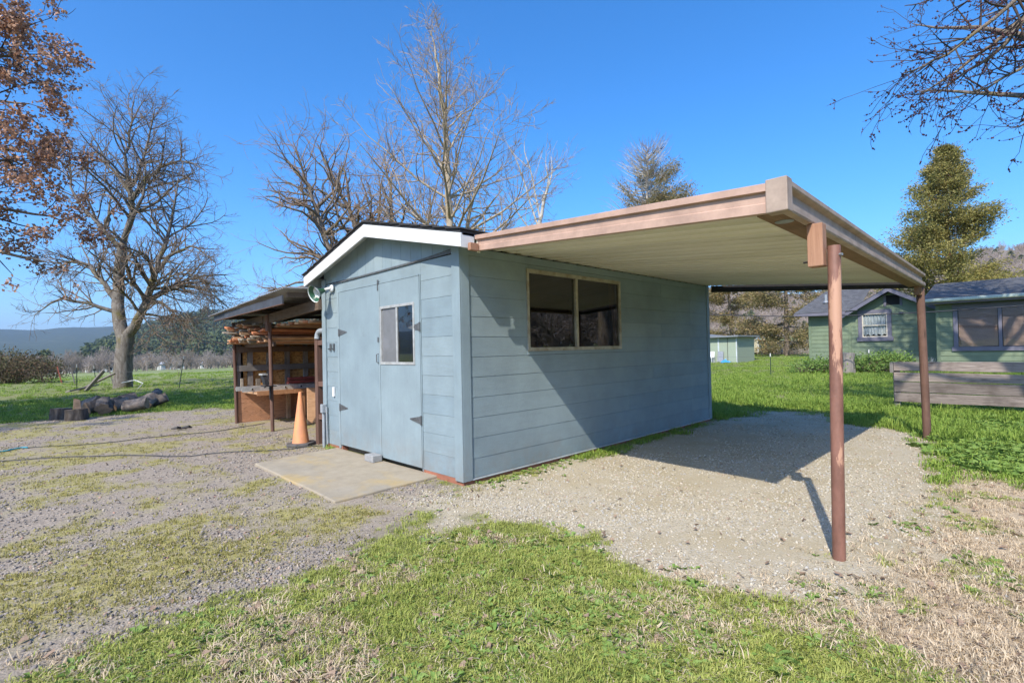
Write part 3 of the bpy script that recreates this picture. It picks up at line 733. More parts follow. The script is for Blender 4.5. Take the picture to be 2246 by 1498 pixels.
# lumber pile overhead: every board its own thing
k = 0
def lumber(x0, x1, y, z, w, h, roll, mat, lab, grp, yaw=0., dz=0.):
    c, s = math.cos(roll), math.sin(roll)
    def sec(x, yo, zo): return [(x, y+yo+(a*c-b*s), z+zo+(a*s+b*c)) for a, b in ((-w/2, -h/2), (w/2, -h/2), (w/2, h/2), (-w/2, h/2))]
    mb = MB().loft(sec(x0, 0, 0), sec(x1, yaw*(x1-x0), dz))
    return single(mb, 'lumber_board', mat, lab, 'board', (x0, y, z-h/2), grp, bevel=.003)
r2 = np.random.default_rng(12)
rows = [1.555, 1.60, 1.645, 1.69, 1.735, 1.78, 1.825, 1.865]
for ri, z in enumerate(rows):
    y = 6.84-.05*ri*r2.random()
    while y > (5.35 if ri < 5 else 5.75):
        wd = r2.choice([.09, .14, .19, .09]); th = r2.choice([.022, .038, .030])
        x0 = -.34+(6.85-y)*.18+r2.normal(0, .07)
        mt = r2.choice(['lumber', 'lumber', 'lumber_r', 'lumber_g'])
        lab = '%s board in the %s of the overhead lumber pile, %s' % ({'lumber': 'tan sawn', 'lumber_r': 'reddish sawn', 'lumber_g': 'grey weathered'}[mt], ['bottom layer', 'second layer', 'third layer', 'fourth layer', 'fifth layer', 'sixth layer', 'layer under the top', 'top layer'][ri], 'left end' if y > 6.4 else 'middle' if y > 5.85 else 'right end')
        lumber(x0, x0+r2.uniform(2.0, 2.5), y-wd/2, z+r2.normal(0, .006), wd, th, r2.normal(0, .16), M[mt], lab, 'boards in the overhead lumber pile: '+mt.replace('lumber_r', 'reddish').replace('lumber_g', 'grey').replace('lumber', 'tan'), r2.normal(0, .02), r2.normal(-.02, .02))
        y -= wd+.012+.05*r2.random()
for k in range(9):      # loose boards lying on edge on the rafters behind the header
    y = 3.6+.19*k
    lumber(-.02+.05*rng.random(), 2.2, y, 1.80+.012*k%.03, .17, .035, rng.normal(0, .08), M[('lumber', 'lumber_r', 'lumber')[k % 3]], '%s board lying flat between the pile and the shed wall, %s from the wall' % (('tan sawn', 'reddish sawn')[k % 3 == 1], ('first', 'second', 'third', 'fourth', 'fifth', 'sixth', 'seventh', 'eighth', 'ninth')[k]), 'boards on the rafters')
MB().beam((.05, 6.86, 1.50), (.05, 5.25, 1.50), .04, .07).build('rack_arm', M['darkwood'], ls)
MB().beam((1.7, 6.86, 1.48), (1.7, 5.25, 1.48), .04, .07).build('rack_arm', M['darkwood'], ls)

# ------------------------------------------------------------------ traffic cone
cn = thing('traffic_cone', 'faded orange traffic cone on a black base beside the shed corner', 'cone', (-.206, 3.507, 0))
c = (-.206, 3.507, .03)
MB().lathe([(.118, 0), (.115, .01), (.022, .725), (.020, .735), (.012, .735), (.010, .70)], c, 32).build('cone_body', M['cone'], cn, smooth=True)
a = math.radians(28)
def rot(px, py): return (-.206+px*math.cos(a)-py*math.sin(a), 3.507+px*math.sin(a)+py*math.cos(a))
oc = [rot(.19*math.cos(t)*(1.12 if i % 2 else 1), .19*math.sin(t)*(1.12 if i % 2 else 1)) for i, t in enumerate(np.linspace(0, 2*math.pi, 9)[:-1]+math.pi/8)]
MB().prism([(p[0], p[1], -.01+.01*i/8) for i, p in enumerate(oc)], (0, 0, .04)).build('base', M['conebase'], cn, bevel=.008)
# conduit and vent pipe by the corner
cd = thing('electric_conduit', 'grey electrical conduit with junction box on the shed corner', 'conduit', (-.05, 3.07, 0))
smooth_by_angle(MB().tube([(-.05, 3.07, -.05), (-.05, 3.07, .50)], .022, 12).build('pipe', M['conduit'], cd))
MB().box(-.085, 3.035, .48, -.024, 3.105, .60).build('junction_box', M['conduit'], cd, bevel=.005)
smooth_by_angle(MB().tube([(-.035, 3.01, .57), (-.035, 3.005, .30), (-.03, 3.00, .05)], .012, 8).build('thin_pipe', M['conduit'], cd))
vp = thing('vent_pipe', 'grey elbow pipe curving down out of the shed wall', 'pipe', (-.0, 3.2, 1.5))
pa = [(.03, 3.128, 1.645), (.02, 3.25, 1.645)]+[(.02-.01*t, 3.30+.085*math.sin(t*math.pi/2), 1.56+.085*math.cos(t*math.pi/2)) for t in np.linspace(0, 1, 6)]+[(.005, 3.385, 1.53)]
smooth_by_angle(MB().tube(pa, .04, 14).build('elbow', M['conduit'], vp))
MB().box(.0, 3.13, 1.70, .06, 3.19, 1.78).build('clamp', M['conduit'], vp)

# ------------------------------------------------------------------ hoses on the drive
def ground_line(name, pts, r, mat, label, cat, sub=10, wob=.02):
    P = np.array(pts, float); out = []
    for i in range(len(P)-1):
        p0, p1_, p2, p3 = P[max(i-1, 0)], P[i], P[i+1], P[min(i+2, len(P)-1)]
        for t in np.linspace(0, 1, sub, endpoint=False):
            out.append(.5*((2*p1_)+(-p0+p2)*t+(2*p0-5*p1_+4*p2-p3)*t*t+(-p0+3*p1_-3*p2+p3)*t**3))
    out.append(P[-1]); out = np.array(out)+rng.normal(0, wob*.15, (len(out), 2))
    z = gz(out[:, 0], out[:, 1])
    path = [(p[0], p[1], zz_+r*.9+.008) for p, zz_ in zip(out, z)]
    return single(MB().tube(path, r, 7), name, mat, label, cat, path[0], smooth=True)
ground_line('black_hose', [(.05, 3.05), (-.05, 3.18), (-.18, 3.27), (-.43, 3.30), (-1.0, 3.62), (-1.58, 3.95), (-1.9, 4.35), (-2.3, 4.75), (-2.9, 5.3), (-3.9, 5.9)], .0065, M['rubber'], 'black hose lying across the drive from the traffic cone', 'hose')
ground_line('black_hose', [(.2, 6.3), (-.25, 6.15), (-.65, 6.01), (-1.2, 6.15), (-1.68, 6.09), (-2.35, 6.13), (-3.05, 6.46)], .006, M['rubber'], 'dark hose farther up the drive joined to the blue one', 'hose')
ground_line('blue_hose', [(-3.05, 6.46), (-3.12, 6.52), (-3.33, 6.37), (-3.9, 6.2)], .011, M['bluehose'], 'bright blue hose end at the left edge of the drive', 'hose')
b = MB().tube([(-1.20, 6.85, .025), (-1.12, 6.80, .04), (-1.05, 6.83, .022), (-.95, 6.74, .045), (-.90, 6.76, .02)], [.012, .03, .025, .03, .01], 6)
single(b, 'dead_branch', M['black'], 'short dark crooked branch lying on the mossy drive', 'branch', (-1.1, 6.8, 0))
# ------------------------------------------------------------------ green house
M['green'] = paint('sage_green_siding', (.185, .235, .15), (1, 1, 10), weather=.15, bstr=.15)
M['trim'] = paint('slate_trim_paint', (.165, .16, .205), (2, 2, 2), weather=.15, bstr=.1)
M['gutter'] = simple('pale_green_gutter', (.45, .52, .46), (.36, .42, .37), 3, rough=.45)
M['cream'] = simple('cream_sash_paint', (.60, .55, .45), (.5, .45, .36), 6, rough=.6)
M['glass_clear'] = glass('clear_house_glass', trans=.92)
M['curtain'] = simple('white_curtain', (.72, .78, .77), (.5, .56, .56), 9, (1, 4, .6), rough=.9)
M['blind'] = simple('brown_blind', (.52, .37, .29), (.44, .31, .24), 3, rough=.6)
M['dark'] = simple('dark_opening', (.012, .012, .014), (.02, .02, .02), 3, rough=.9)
hs = thing('green_house', 'sage green lap-sided house with slate trim and grey shingle roof', 'house', (27, 0, 0))
XF, XW = 25.8, 24.3
mb = MB().box(XF, -1.4, -.3, 30.5, 3.8, 2.72).box(XW, -9.5, -.3, 30.5, -1.34, 2.82)
mb.prism([(XF, 2.05, 2.70), (XF, -1.30, 2.70), (XF, .42, 3.60)], (.3, 0, 0))
mb.build('wall', M['green'], hs)
zc = np.arange(-.15, 2.75, .2)
def hboard(x, y0, y1, z0, z1): 
    return MB().prism([(x, y0, z0+.006), (x-.026, y0, z0+.006), (x-.010, y0, z1), (x, y0, z1)], (0, y1-y0, 0))
for z in zc:
    segs = [(-1.3, 1.97), (2.10, 3.70)]
    if z+.2 > 1.38 and z < 2.72: segs = [(-1.3, .36), (1.70, 1.97), (2.10, 3.70)]
    for a, b in segs: hboard(XF, a, b, z, min(z+.2, 2.72)).build('lap_board', M['green'], hs)
    segs = [(-9.4, -1.45)]
    if z+.2 > .86: segs = [(-9.4, -4.72), (-1.86, -1.45)]
    for a, b in segs: hboard(XW, a, b, z, min(z+.2, 2.80)).build('lap_board', M['green'], hs)
for k, z in enumerate(np.arange(2.72, 3.55, .2)):
    hw = lambda zz: max(0, (3.60-zz)/.9*1.68)
    a, b = hw(z), hw(min(z+.2, 3.58))
    MB().prism([(XF-.02, .40-a, z+.006), (XF-.02, .40+a, z+.006), (XF-.006, .40+b, min(z+.2, 3.58)), (XF-.006, .40-b, min(z+.2, 3.58))], (.03, 0, 0)).build('gable_lap_board', M['green'], hs)
for x, y0, y1 in ((XF, 3.70, 3.82), (XF, 1.975, 2.095), (XW, -1.45, -1.335)):
    MB().box(x-.035, y0, -.2, x+.02, y1, 2.72).build('corner_trim', M['green'], hs)
def course_roof(name, pts_eave, pts_ridge, n, mat, th=.02):
    """stepped shingle courses between an eave line and a ridge line"""
    a0, a1 = map(np.array, pts_eave); b0, b1 = map(np.array, pts_ridge); mb = MB()
    nrm = np.cross(a1-a0, b0-a0); nrm = nrm/np.linalg.norm(nrm); nrm = nrm*np.sign(nrm[2])
    for k in range(n):
        t0, t1 = k/n, (k+1)/n+.02
        e0, e1 = a0+(b0-a0)*t0, a1+(b1-a1)*t0; r0, r1 = a0+(b0-a0)*min(t1, 1), a1+(b1-a1)*min(t1, 1)
        m = max(1, int(np.linalg.norm(e1-e0)/.32)); off = rng.random()*.5
        ts = np.clip((np.arange(m+2)-off)/m, 0, 1); ts = np.unique(ts)
        for i in range(len(ts)-1):
            q = [e0+(e1-e0)*ts[i], e0+(e1-e0)*ts[i+1], r0+(r1-r0)*ts[i+1], r0+(r1-r0)*ts[i]]
            h = th+rng.normal(0, .003)
            lo = [p.copy() for p in q]; hi = [q[0]+nrm*h, q[1]+nrm*h, q[2]+nrm*.006, q[3]+nrm*.006]
            mb.loft(lo, hi)
    o = mb.build(name, mat, hs); o['kind'] = 'stuff'; return o
# left roof (eave along y), gable roof, right wing roof
course_roof('shingles', ((25.25, 1.6, 2.80), (25.25, 4.35, 2.80)), ((28.6, 1.6, 4.12), (28.6, 3.65, 4.12)), 16, M['hshingle'])
course_roof('shingles', ((25.32, 2.28, 2.64), (28.6, 2.28, 2.64)), ((25.32, .42, 3.80), (28.6, .42, 3.80)), 9, M['hshingle'])
course_roof('shingles', ((25.32, -1.45, 2.74), (28.6, -1.45, 2.74)), ((25.32, .42, 3.80), (28.6, .42, 3.80)), 9, M['hshingle'])
course_roof('shingles', ((23.72, -9.8, 3.02), (23.72, -.98, 3.02)), ((28.3, -9.8, 4.0), (28.3, -.98, 4.0)), 22, M['hshingle'])
MB().prism([(25.26, 2.1, 2.66), (25.26, 4.34, 2.66), (25.26, 4.34, 2.80), (25.26, 2.1, 2.80)], (.03, 0, 0)).build('eave_fascia', M['trim'], hs)
MB().prism([(25.29, 3.85, 2.70), (25.29, 4.30, 2.72), (25.8, 4.25, 2.74), (25.8, 3.85, 2.74)], (0, 0, .05)).build('soffit', M['green'], hs)
MB().prism([(25.29, 2.28, 2.62), (25.29, .42, 3.78), (25.29, .42, 3.60), (25.29, 2.28, 2.44)], (.035, 0, 0)).build('barge_board', M['trim'], hs)
MB().prism([(25.29, -1.42, 2.72), (25.29, .42, 3.78), (25.29, .42, 3.60), (25.29, -1.42, 2.54)], (.035, 0, 0)).build('barge_board', M['trim'], hs)
MB().prism([(25.33, 2.26, 2.60), (25.33, .42, 3.76), (25.33, .42, 3.72), (25.33, 2.26, 2.56)], (.47, 0, 0)).build('gable_soffit', M['green'], hs)
MB().prism([(25.33, -1.40, 2.70), (25.33, .42, 3.76), (25.33, .42, 3.72), (25.33, -1.40, 2.66)], (.47, 0, 0)).build('gable_soffit', M['green'], hs)
gp = [(0, 0), (-.10, .0), (-.12, .03), (-.12, .11), (-.09, .13), (0, .13)]
MB().prism([(23.74+a, -9.8, 2.88+b) for a, b in gp], (0, 8.85, 0)).build('gutter', M['gutter'], hs)
MB().box(23.76, -9.8, 2.80, 24.3, -.98, 2.875).build('soffit', M['trim'], hs)
MB().box(25.77, .06, 3.0, 25.83, .56, 3.45).build('vent_louvre', M['dark'], hs)
MB().box(25.76, .56, 2.95, 25.80, .66, 3.5).build('vent_trim', M['trim'], hs)
MB().box(25.76, -.04, 2.95, 25.80, .055, 3.5).build('vent_trim', M['trim'], hs)
MB().box(25.68, -.07, 2.58, 25.79, .09, 2.63).build('porch_light', M['trim'], hs)
MB().tube([(26.6, 3.2, 3.25), (26.6, 3.2, 3.78)], .06, 10).build('vent_pipe', M['conduit'], hs)
MB().lathe([(.16, 0), (.09, .10), (.06, .12)], (26.6, 3.2, 3.36), 12).build('vent_flashing', M['galv'], hs)
def house_window(x, y0, y1, z0, z1, tw, big):
    w_ = MB(); w_.box(x-.05, y0, z0, x-.01, y0+tw, z1).box(x-.05, y1-tw, z0, x-.01, y1, z1).box(x-.052, y0-.02, z1-tw, x-.012, y1+.02, z1+.02).box(x-.08, y0-.06, z0-.03, x-.012, y1+.06, z0+tw)
    wo = w_.build('window', M['trim'], hs)
    a, b, c_, d_ = y0+tw, y1-tw, z0+tw, z1-tw
    if not big:
        MB().box(x-.04, a, c_, x-.005, a+.045, d_).box(x-.04, b-.045, c_, x-.005, b, d_).box(x-.04, a+.045, c_, x-.005, b-.045, c_+.05).box(x-.04, a+.045, d_-.05, x-.005, b-.045, d_).box(x-.04, a+.045, (c_+d_)/2-.03, x-.006, b-.045, (c_+d_)/2+.03).build('sash', M['cream'], wo)
        m = MB(); n = 26
        yy = np.linspace(a+.03, b-.03, n); lo = [c_+.04+.10*abs(math.sin(k*.55)) for k in range(n)]
        for k in range(n-1):
            dx = .03*math.sin(k*1.9); dx2 = .03*math.sin((k+1)*1.9)
            m.add([(x+.05+dx, yy[k], lo[k]), (x+.05+dx2, yy[k+1], lo[k+1]), (x+.05+dx2, yy[k+1], d_-.03), (x+.05+dx, yy[k], d_-.03)], [(0, 1, 2, 3)])
        m.build('curtain', M['curtain'], wo)
        MB().box(x-.022, a+.045, c_+.05, x-.018, b-.045, (c_+d_)/2-.03).build('pane', M['glass_clear'], wo)
        MB().box(x-.022, a+.045, (c_+d_)/2+.03, x-.018, b-.045, d_-.05).build('pane', M['glass_clear'], wo)
    else:
        MB().box(x-.045, -3.31, c_, x-.005, -3.21, d_).build('mullion', M['trim'], wo)
        for p, q in ((a, -3.31), (-3.21, b)):
            m = MB(); zz_ = np.arange(c_+.02, d_-.02, .05)
            for z in zz_: m.add([(x+.05, p+.02, z), (x+.085, p+.02, z+.045), (x+.085, q-.02, z+.045), (x+.05, q-.02, z)], [(0, 1, 2, 3)])
            o = m.build('blind', M['blind'], wo); o['kind'] = 'stuff'
            MB().box(x-.02, p, c_, x-.016, q, d_).build('pane', M['glass_clear'], wo)
    MB().box(x+.11, a, c_, x+.115, b, d_).build('dark_room_backing', M['dark'], wo)  # near-black sheet: darkness of the unlit room put into its colour
def cut(o, x, y0, y1, z0, z1):
    pass
house_window(XF-.002, .38, 1.68, 1.36, 2.80, .16, False)
house_window(XW-.002, -4.70, -1.88, .88, 2.72, .14, True)
# the wall mass has pockets behind the windows
wo_ = [o for o in hs.children if o.name.startswith('wall')][0]
def pocket(obj, x0, y0, y1, z0, z1):
    me = mesh_np('pocket', np.array(MB().box(x0-.05, y0, z0, x0+.35, y1, z1).v)-wl(hs), F=MB().box(0, 0, 0, 1, 1, 1).f)
    c = bpy.data.objects.new('pocket', me); COL.objects.link(c); c.parent = hs
    m = obj.modifiers.new('cut', 'BOOLEAN'); m.operation = 'DIFFERENCE'; m.object = c; m.solver = 'EXACT'
    return c
cs = [pocket(wo_, XF, .54, 1.52, 1.52, 2.64), pocket(wo_, XW, -4.56, -2.02, 1.02, 2.58)]
bpy.context.view_layer.update()
dg = bpy.context.evaluated_depsgraph_get()
nm = bpy.data.meshes.new_from_object(wo_.evaluated_get(dg)); wo_.modifiers.clear(); wo_.data = nm
for c in cs: bpy.data.objects.remove(c)

# ------------------------------------------------------------------ plank fence
pf = thing('plank_fence', 'low grey weathered plank fence in front of the green house', 'fence', (9.2, -4, 0))
pz = [(.735, .905), (.535, .705), (.325, .525), (.135, .305)]
for z0, z1 in pz:
    for a, b in ((-2.08, -4.62), (-4.63, -7.2)):
        n = 14; yy = np.linspace(a, b, n); wv = rng.normal(0, .006, (4, n)).cumsum(1)*.35
        V = []
        for i in range(n):
            V += [(9.135+rng.normal(0, .002), yy[i], z0+wv[0, i]), (9.175, yy[i], z0+wv[0, i]), (9.175, yy[i], z1+wv[1, i]), (9.135+rng.normal(0, .002), yy[i], z1+wv[1, i])]
        F = [(i*4+k, i*4+(k+1) % 4, i*4+4+(k+1) % 4, i*4+4+k) for i in range(n-1) for k in range(4)]+[(0, 1, 2, 3), tuple(4*n-4+k for k in (3, 2, 1, 0))]
        MB().add(V, F).build('plank', M['fence'], pf, bevel=.004)
for y in (-2.06, -4.62, -7.1):
    MB().box(9.178, y-.10, -.2, 9.27, y+.0, .88).build('post', M['greywood_z'], pf, bevel=.004)
MB().box(9.11, -2.075, .70, 9.28, -2.02, .90).build('end_block', M['greywood_z'], pf)

# ------------------------------------------------------------------ steel fence posts, stump, wires
M['tpost'] = simple('green_steel_post', (.035, .085, .05), (.05, .07, .045), 8, rough=.5)
M['tposttip'] = simple('white_post_tip', (.7, .7, .68), (.6, .6, .58), 8, rough=.5)
def tpost(x, y, h, label, lean=(0, 0), grp='green steel fence posts'):
    z = float(gz(x, y)); t = thing('steel_fence_post', label, 'post', (x, y, z), grp)
    b = np.array((x, y, z-.2)); tp = np.array((x+lean[0], y+lean[1], z+h))
    m = tp-(tp-b)*(.12/h)
    MB().beam(b, m, .035, .008, (1, 0, 0)).beam(b+np.array((.011, 0, 0)), m+np.array((.011, 0, 0)), .008, .03, (1, 0, 0)).build('stem', M['tpost'], t)
    MB().beam(m, tp, .036, .010, (1, 0, 0)).beam(m+np.array((.011, 0, 0)), tp+np.array((.011, 0, 0)), .008, .03, (1, 0, 0)).build('tip', M['tposttip'], t)
tpost(20.17, 3.84, .95, 'green steel post standing alone in the lawn left of the house')
tpost(21.7, 1.92, .98, 'steel post before the green house just left of the near carport post')
tpost(22.6, .72, .98, 'steel post between the wood stump and plank fence')
st_ = MB().tube([(22.0, 1.36, -.1), (22.0, 1.35, .5), (22.02, 1.33, .86)], [.24, .20, .22], 9).jitter(.02)
single(st_, 'wood_stump', M['greywood_z'], 'split grey wood stump before the green house wall', 'stump', (22, 1.35, 0))
M['wire'] = simple('fence_wire', (.22, .22, .22), rough=.5, metallic=.6)
for z in (.35, .75):
    single(MB().tube([(19.5, 8.5, z), (20.16, 3.84, z), (21.69, 1.92, z), (22.59, .72, z)], .0035, 4), 'fence_wire', M['wire'], ('lower' if z < .5 else 'upper')+' thin wire strung between the steel posts before the house', 'wire', (19.5, 8.5, z), 'wires between the steel posts')
M['cable'] = simple('overhead_cable', (.025, .027, .035), (.05, .05, .06), 30, rough=.5)
cp = [(20, 26, 4.6), (20, 15, 3.55), (20, 6.33, 2.74), (20, 4.49, 2.56), (20, 2.67, 2.42), (20, .3, 2.33), (20, -1.71, 2.32), (20, -3.92, 2.37), (20, -9, 2.7)]
single(MB().tube(cp, .021, 6), 'utility_cable', M['cable'], 'black utility cable sagging across in front of the green house', 'cable', cp[0], smooth=True)

# ------------------------------------------------------------------ far buildings on the right
M['palegreen'] = simple('pale_green_board', (.34, .40, .30), (.29, .34, .26), 5, (8, 8, 1), rough=.7)
M['tarp'] = simple('blue_tarp', (.05, .36, .75), (.04, .27, .6), 6, rough=.4)
M['creamwall'] = simple('cream_wall_paint', (.60, .56, .41), (.52, .48, .34), 4, rough=.7)
g = thing('green_outbuilding', 'pale green garden outbuilding with flat grey roof beyond the lawn', 'outbuilding', (36.5, 12.5, 0))
zg = float(gz(35, 12))
MB().box(35, 11.1, zg-.2, 38.5, 16, 1.86).build('wall', M['palegreen'], g)
MB().box(34.96, 12.40, zg-.1, 35.0, 12.50, 1.86).build('corner_trim', M['soffit'], g)
MB().box(34.965, 11.06, zg-.1, 35.0, 11.14, 1.86).build('corner_trim', M['soffit'], g)
MB().prism([(34.6, 10.8, 1.88), (34.6, 12.9, 1.86), (34.6, 16.4, 2.3), (34.6, 16.4, 2.42), (34.6, 12.9, 1.98), (34.6, 10.8, 1.99)], (4.3, 0, 0)).build('roof', M['galv'], g)
MB().box(34.99, 11.75, zg, 35.01-.03, 11.78, 1.8).build('door_edge', M['dark'], g)
single(MB().prism([(34.6, 11.98, zg), (34.6, 12.45, zg), (34.85, 12.45, zg+.85), (34.85, 12.03, zg+.85)], (.03, 0, 0)), 'grey_panel', M['galv'], 'grey metal panel leaning on the pale green outbuilding', 'panel', (34.7, 12.2, zg))
tm = MB(); hx = np.linspace(0, 1, 9)
V = [(34.2+.55*u_+rng.normal(0, .03), 11.35+.75*v_+rng.normal(0, .03), zg+.22*math.exp(-((u_-.5)**2+(v_-.5)**2)*5)*(1+rng.normal(0, .25))) for u_ in hx for v_ in hx]
F = [(i*9+j, i*9+j+1, i*9+j+10, i*9+j+9) for i in range(8) for j in range(8)]
single(tm.add(V, F), 'blue_tarp', M['tarp'], 'crumpled bright blue tarp on the grass by the outbuilding', 'tarp', (34.4, 11.7, zg))
pc = thing('patio_chair', 'white plastic chair at the left end of the outbuilding', 'chair', (34.2, 12.75, zg))
MB().box(34.0, 12.55, zg+.38, 34.45, 12.97, zg+.42).build('seat', M['lampwhite'], pc)
MB().beam((34.42, 12.76, zg+.42), (34.5, 12.76, zg+.85), .42, .03, (1, 0, 0)).build('backrest', M['lampwhite'], pc)
for x in (34.03, 34.42):
    for y in (12.58, 12.94): MB().box(x-.02, y-.02, zg, x+.02, y+.02, zg+.38).build('leg', M['lampwhite'], pc)
zg2 = float(gz(60, 19.4))
cb = thing('cream_cabin', 'small cream cabin on stilts at the far garden fence', 'cabin', (61, 19.4, zg2))
cbw = MB().box(60, 18.35, zg2+.32, 62.6, 20.65, zg2+1.75).prism([(60, 18.35, zg2+1.75), (60, 20.65, zg2+1.75), (60, 20.5, zg2+1.92), (60, 18.5, zg2+1.92)], (2.6, 0, 0)).build('wall', M['creamwall'], cb)
for y in (18.45, 19.4, 20.5): MB().box(60.02, y, zg2-.1, 60.12, y+.1, zg2+.318).build('stilt', M['greywood_z'], cb)
MB().box(59.97, 19.08, zg2+.42, 59.995, 19.5, zg2+.8).build('window', M['dark'], cb)
MB().box(59.96, 19.02, zg2+.80, 59.995, 19.56, zg2+.86).build('window_trim', M['cream'], cb)
MB().box(59.98, 18.30, zg2+.32, 60.03, 18.45, zg2+1.8).build('corner_trim', M['lampwhite'], cb)
MB().box(59.6, 17.4, zg2+1.72, 62, 18.34, zg2+1.78).build('porch_roof', M['stud'], cb)
for y in (17.45,): MB().box(59.7, y, zg2-.1, 59.85, y+.15, zg2+1.72).build('porch_post', M['stud'], cb)
bf = thing('board_fence', 'tall grey board fence closing the far lawn', 'fence', (62.5, 15, 0))
yy = np.arange(6, 26, .15); pm = MB()
for y in yy:
    if 18.2 < y < 20.7: pass
    z = float(gz(62.5, y)); pm.box(62.5, y, z-.1, 62.52, y+.14, z+1.62+rng.normal(0, .03))
o = pm.build('pickets', M['greywood_z'], bf); o['kind'] = 'stuff'
for z in (.4, 1.3): MB().box(62.525, 6, z, 62.58, 26, z+.09).build('rail', M['greywood'], bf)
M['birdblack'] = simple('bird_feathers', (.012, .012, .018), rough=.6)
def bird(x, y, z, label, s=1.0):
    b = MB().tube([(x-.16*s, y, z), (x-.05*s, y, z+.03*s), (x+.10*s, y, z+.01*s), (x+.22*s, y, z-.01*s)], [.01*s, .05*s, .05*s, .015*s], 7)
    for sg in (-1, 1):
        b.loft([(x-.07*s, y+sg*.03, z+.03*s), (x+.07*s, y+sg*.03, z+.03*s), (x+.07*s, y+sg*.03, z+.045*s), (x-.07*s, y+sg*.03, z+.045*s)],
               [(x+.02*s, y+sg*.42*s, z+.26*s), (x+.09*s, y+sg*.40*s, z+.24*s), (x+.09*s, y+sg*.40*s, z+.25*s), (x+.02*s, y+sg*.42*s, z+.27*s)])
    single(b, 'bird', M['birdblack'], label, 'bird', (x, y, z), 'two black birds over the conifer')
bird(42.0, 21.5, 20.6, 'left one of two black birds flying above the half-dead conifer', .7)
bird(42.0, 20.6, 20.75, 'right one of two black birds flying above the half-dead conifer', .7)
# ------------------------------------------------------------------ fire-pit logs and stumps under the left trees
def bark_mat(name, a, b, moss=None, zs=.35, sc_=9, bump=.8, rnd=.15):
    t = NT(name); v = t.coord((1, 1, zs))
    n = t.noise(v, sc_, 8, .7, .4)
    k = t.mix(t.fac(n, .34, .66), a, b)
    k = t.mix(t.fac(t.voro(v, sc_*1.6), .0, .18), shade(a, .5), k)
    if moss: k = t.mix(t.math('MULTIPLY', t.fac(t.noise(t.coord(), 1.1, 5, .6), .52, .66), .85), k, moss)
    k = t.mix(1.0, k, t.ramp(t.rand(), [(0, (1-rnd,)*3), (1, (1+rnd*.4,)*3)]), 'MULTIPLY')
    t.col(k); t.rough(.95); t.b.inputs['Specular IOR Level'].default_value = .15
    t.bump(n, bump, .03); return t.m
M['logbark'] = bark_mat('log_bark', (.06, .046, .038), (.26, .22, .185), rnd=.45, sc_=6)
M['logend'] = simple('cut_log_end', (.32, .225, .15), (.19, .13, .085), 12, rough=.9, bump=.3, rnd=.2)
def log(x, y, length, r, az, tilt, label, upright=False, z0=None, grp='logs and stumps round the fire pit'):
    z = float(gz(x, y)) if z0 is None else z0
    t = thing('log', label, 'log', (x, y, z), grp)
    if upright: d_ = np.array([.06*math.cos(az), .06*math.sin(az), 1.0]); c0 = np.array([x, y, z-.03])
    else: d_ = np.array([math.cos(az)*math.cos(tilt), math.sin(az)*math.cos(tilt), math.sin(tilt)]); c0 = np.array([x, y, z+r*.92])
    d_ /= np.linalg.norm(d_); n = 14; m = 5
    a = np.array([0, 0, 1.0]) if abs(d_[2]) < .8 else np.array([1.0, 0, 0]); u_ = np.cross(d_, a); u_ /= np.linalg.norm(u_); w_ = np.cross(d_, u_)
    pr = 1+rng.normal(0, .15, n); V = []
    for i in range(m):
        for k in range(n):
            q = 2*math.pi*k/n; rr = r*pr[k]*(1+rng.normal(0, .025))*(1.05-.1*i/m)
            V.append(c0+d_*length*i/(m-1)+(u_*math.cos(q)+w_*math.sin(q))*rr)
    F = [(i*n+k, i*n+(k+1) % n, (i+1)*n+(k+1) % n, (i+1)*n+k) for i in range(m-1) for k in range(n)]
    MB().add(V, F).build('bark', M['logbark'], t, smooth=True)
    MB().add(V[-n:], [tuple(range(n))]).build('cut_end', M['logend'], t)
    MB().add(V[:n], [tuple(range(n))[::-1]]).build('cut_end', M['logend'], t)
    return t
log(-2.50, 11.10, .27, .17, .3, 0, 'upright cut stump at the left end of the log ring', True)
log(-2.28, 10.55, .26, .19, 2.0, 0, 'nearest upright stump, a split piece standing on top of it', True)
r6 = np.random.default_rng(61)
ring_ = [(-2.05, 11.55, 'pale log lying flat just behind the two stumps'), (-1.78, 11.15, 'short pale log at the front of the log ring'), (-1.55, 11.75, 'crooked grey log right of the short pale log'), (-1.35, 11.35, 'stubby log at the front middle of the ring'), (-1.15, 12.0, 'grey log tipped up in the middle of the ring'), (-.95, 11.75, 'split log lying at the front right of the ring'), (-1.30, 12.6, 'long grey log at the back middle of the ring'), (-.85, 12.6, 'dark log leaning up at the right of the ring'), (-.60, 13.2, 'thick dark log at the right end of the ring'), (-.98, 13.2, 'small dark log behind the leaning one'), (-1.75, 12.3, 'broken log end at the back left of the ring'), (-.35, 13.9, 'dark log half hidden at the far right of the ring'), (-2.1, 12.2, 'thin branch log at the back left of the ring'), (-.70, 12.1, 'knobbly log end at the right front of the ring')]
for x, y, lab in ring_:
    log(x, y, r6.uniform(.32, .62), r6.uniform(.085, .15), r6.uniform(-1.2, 1.4), r6.uniform(-.05, .4), lab)
single(MB().prism([(-2.33, 10.52, .23), (-2.20, 10.50, .23), (-2.22, 10.53, .42), (-2.32, 10.53, .45)], (.0, .10, .0)), 'split_firewood', M['logend'], 'split firewood piece standing on the nearest stump', 'firewood', (-2.26, 10.55, .23))
def plank_lean(a, b, w_, label):
    single(MB().beam(a, b, w_, .05, (0, .3, 1)), 'old_plank', M['greywood'], label, 'plank', a, 'old planks propped near the big tree', bevel=.004)
z0 = float(gz(-1.1, 22.5))
plank_lean((-1.35, 22.5, z0), (-.78, 22.4, z0+.80), .20, 'pale grey plank propped up steeply left of the big bare tree')
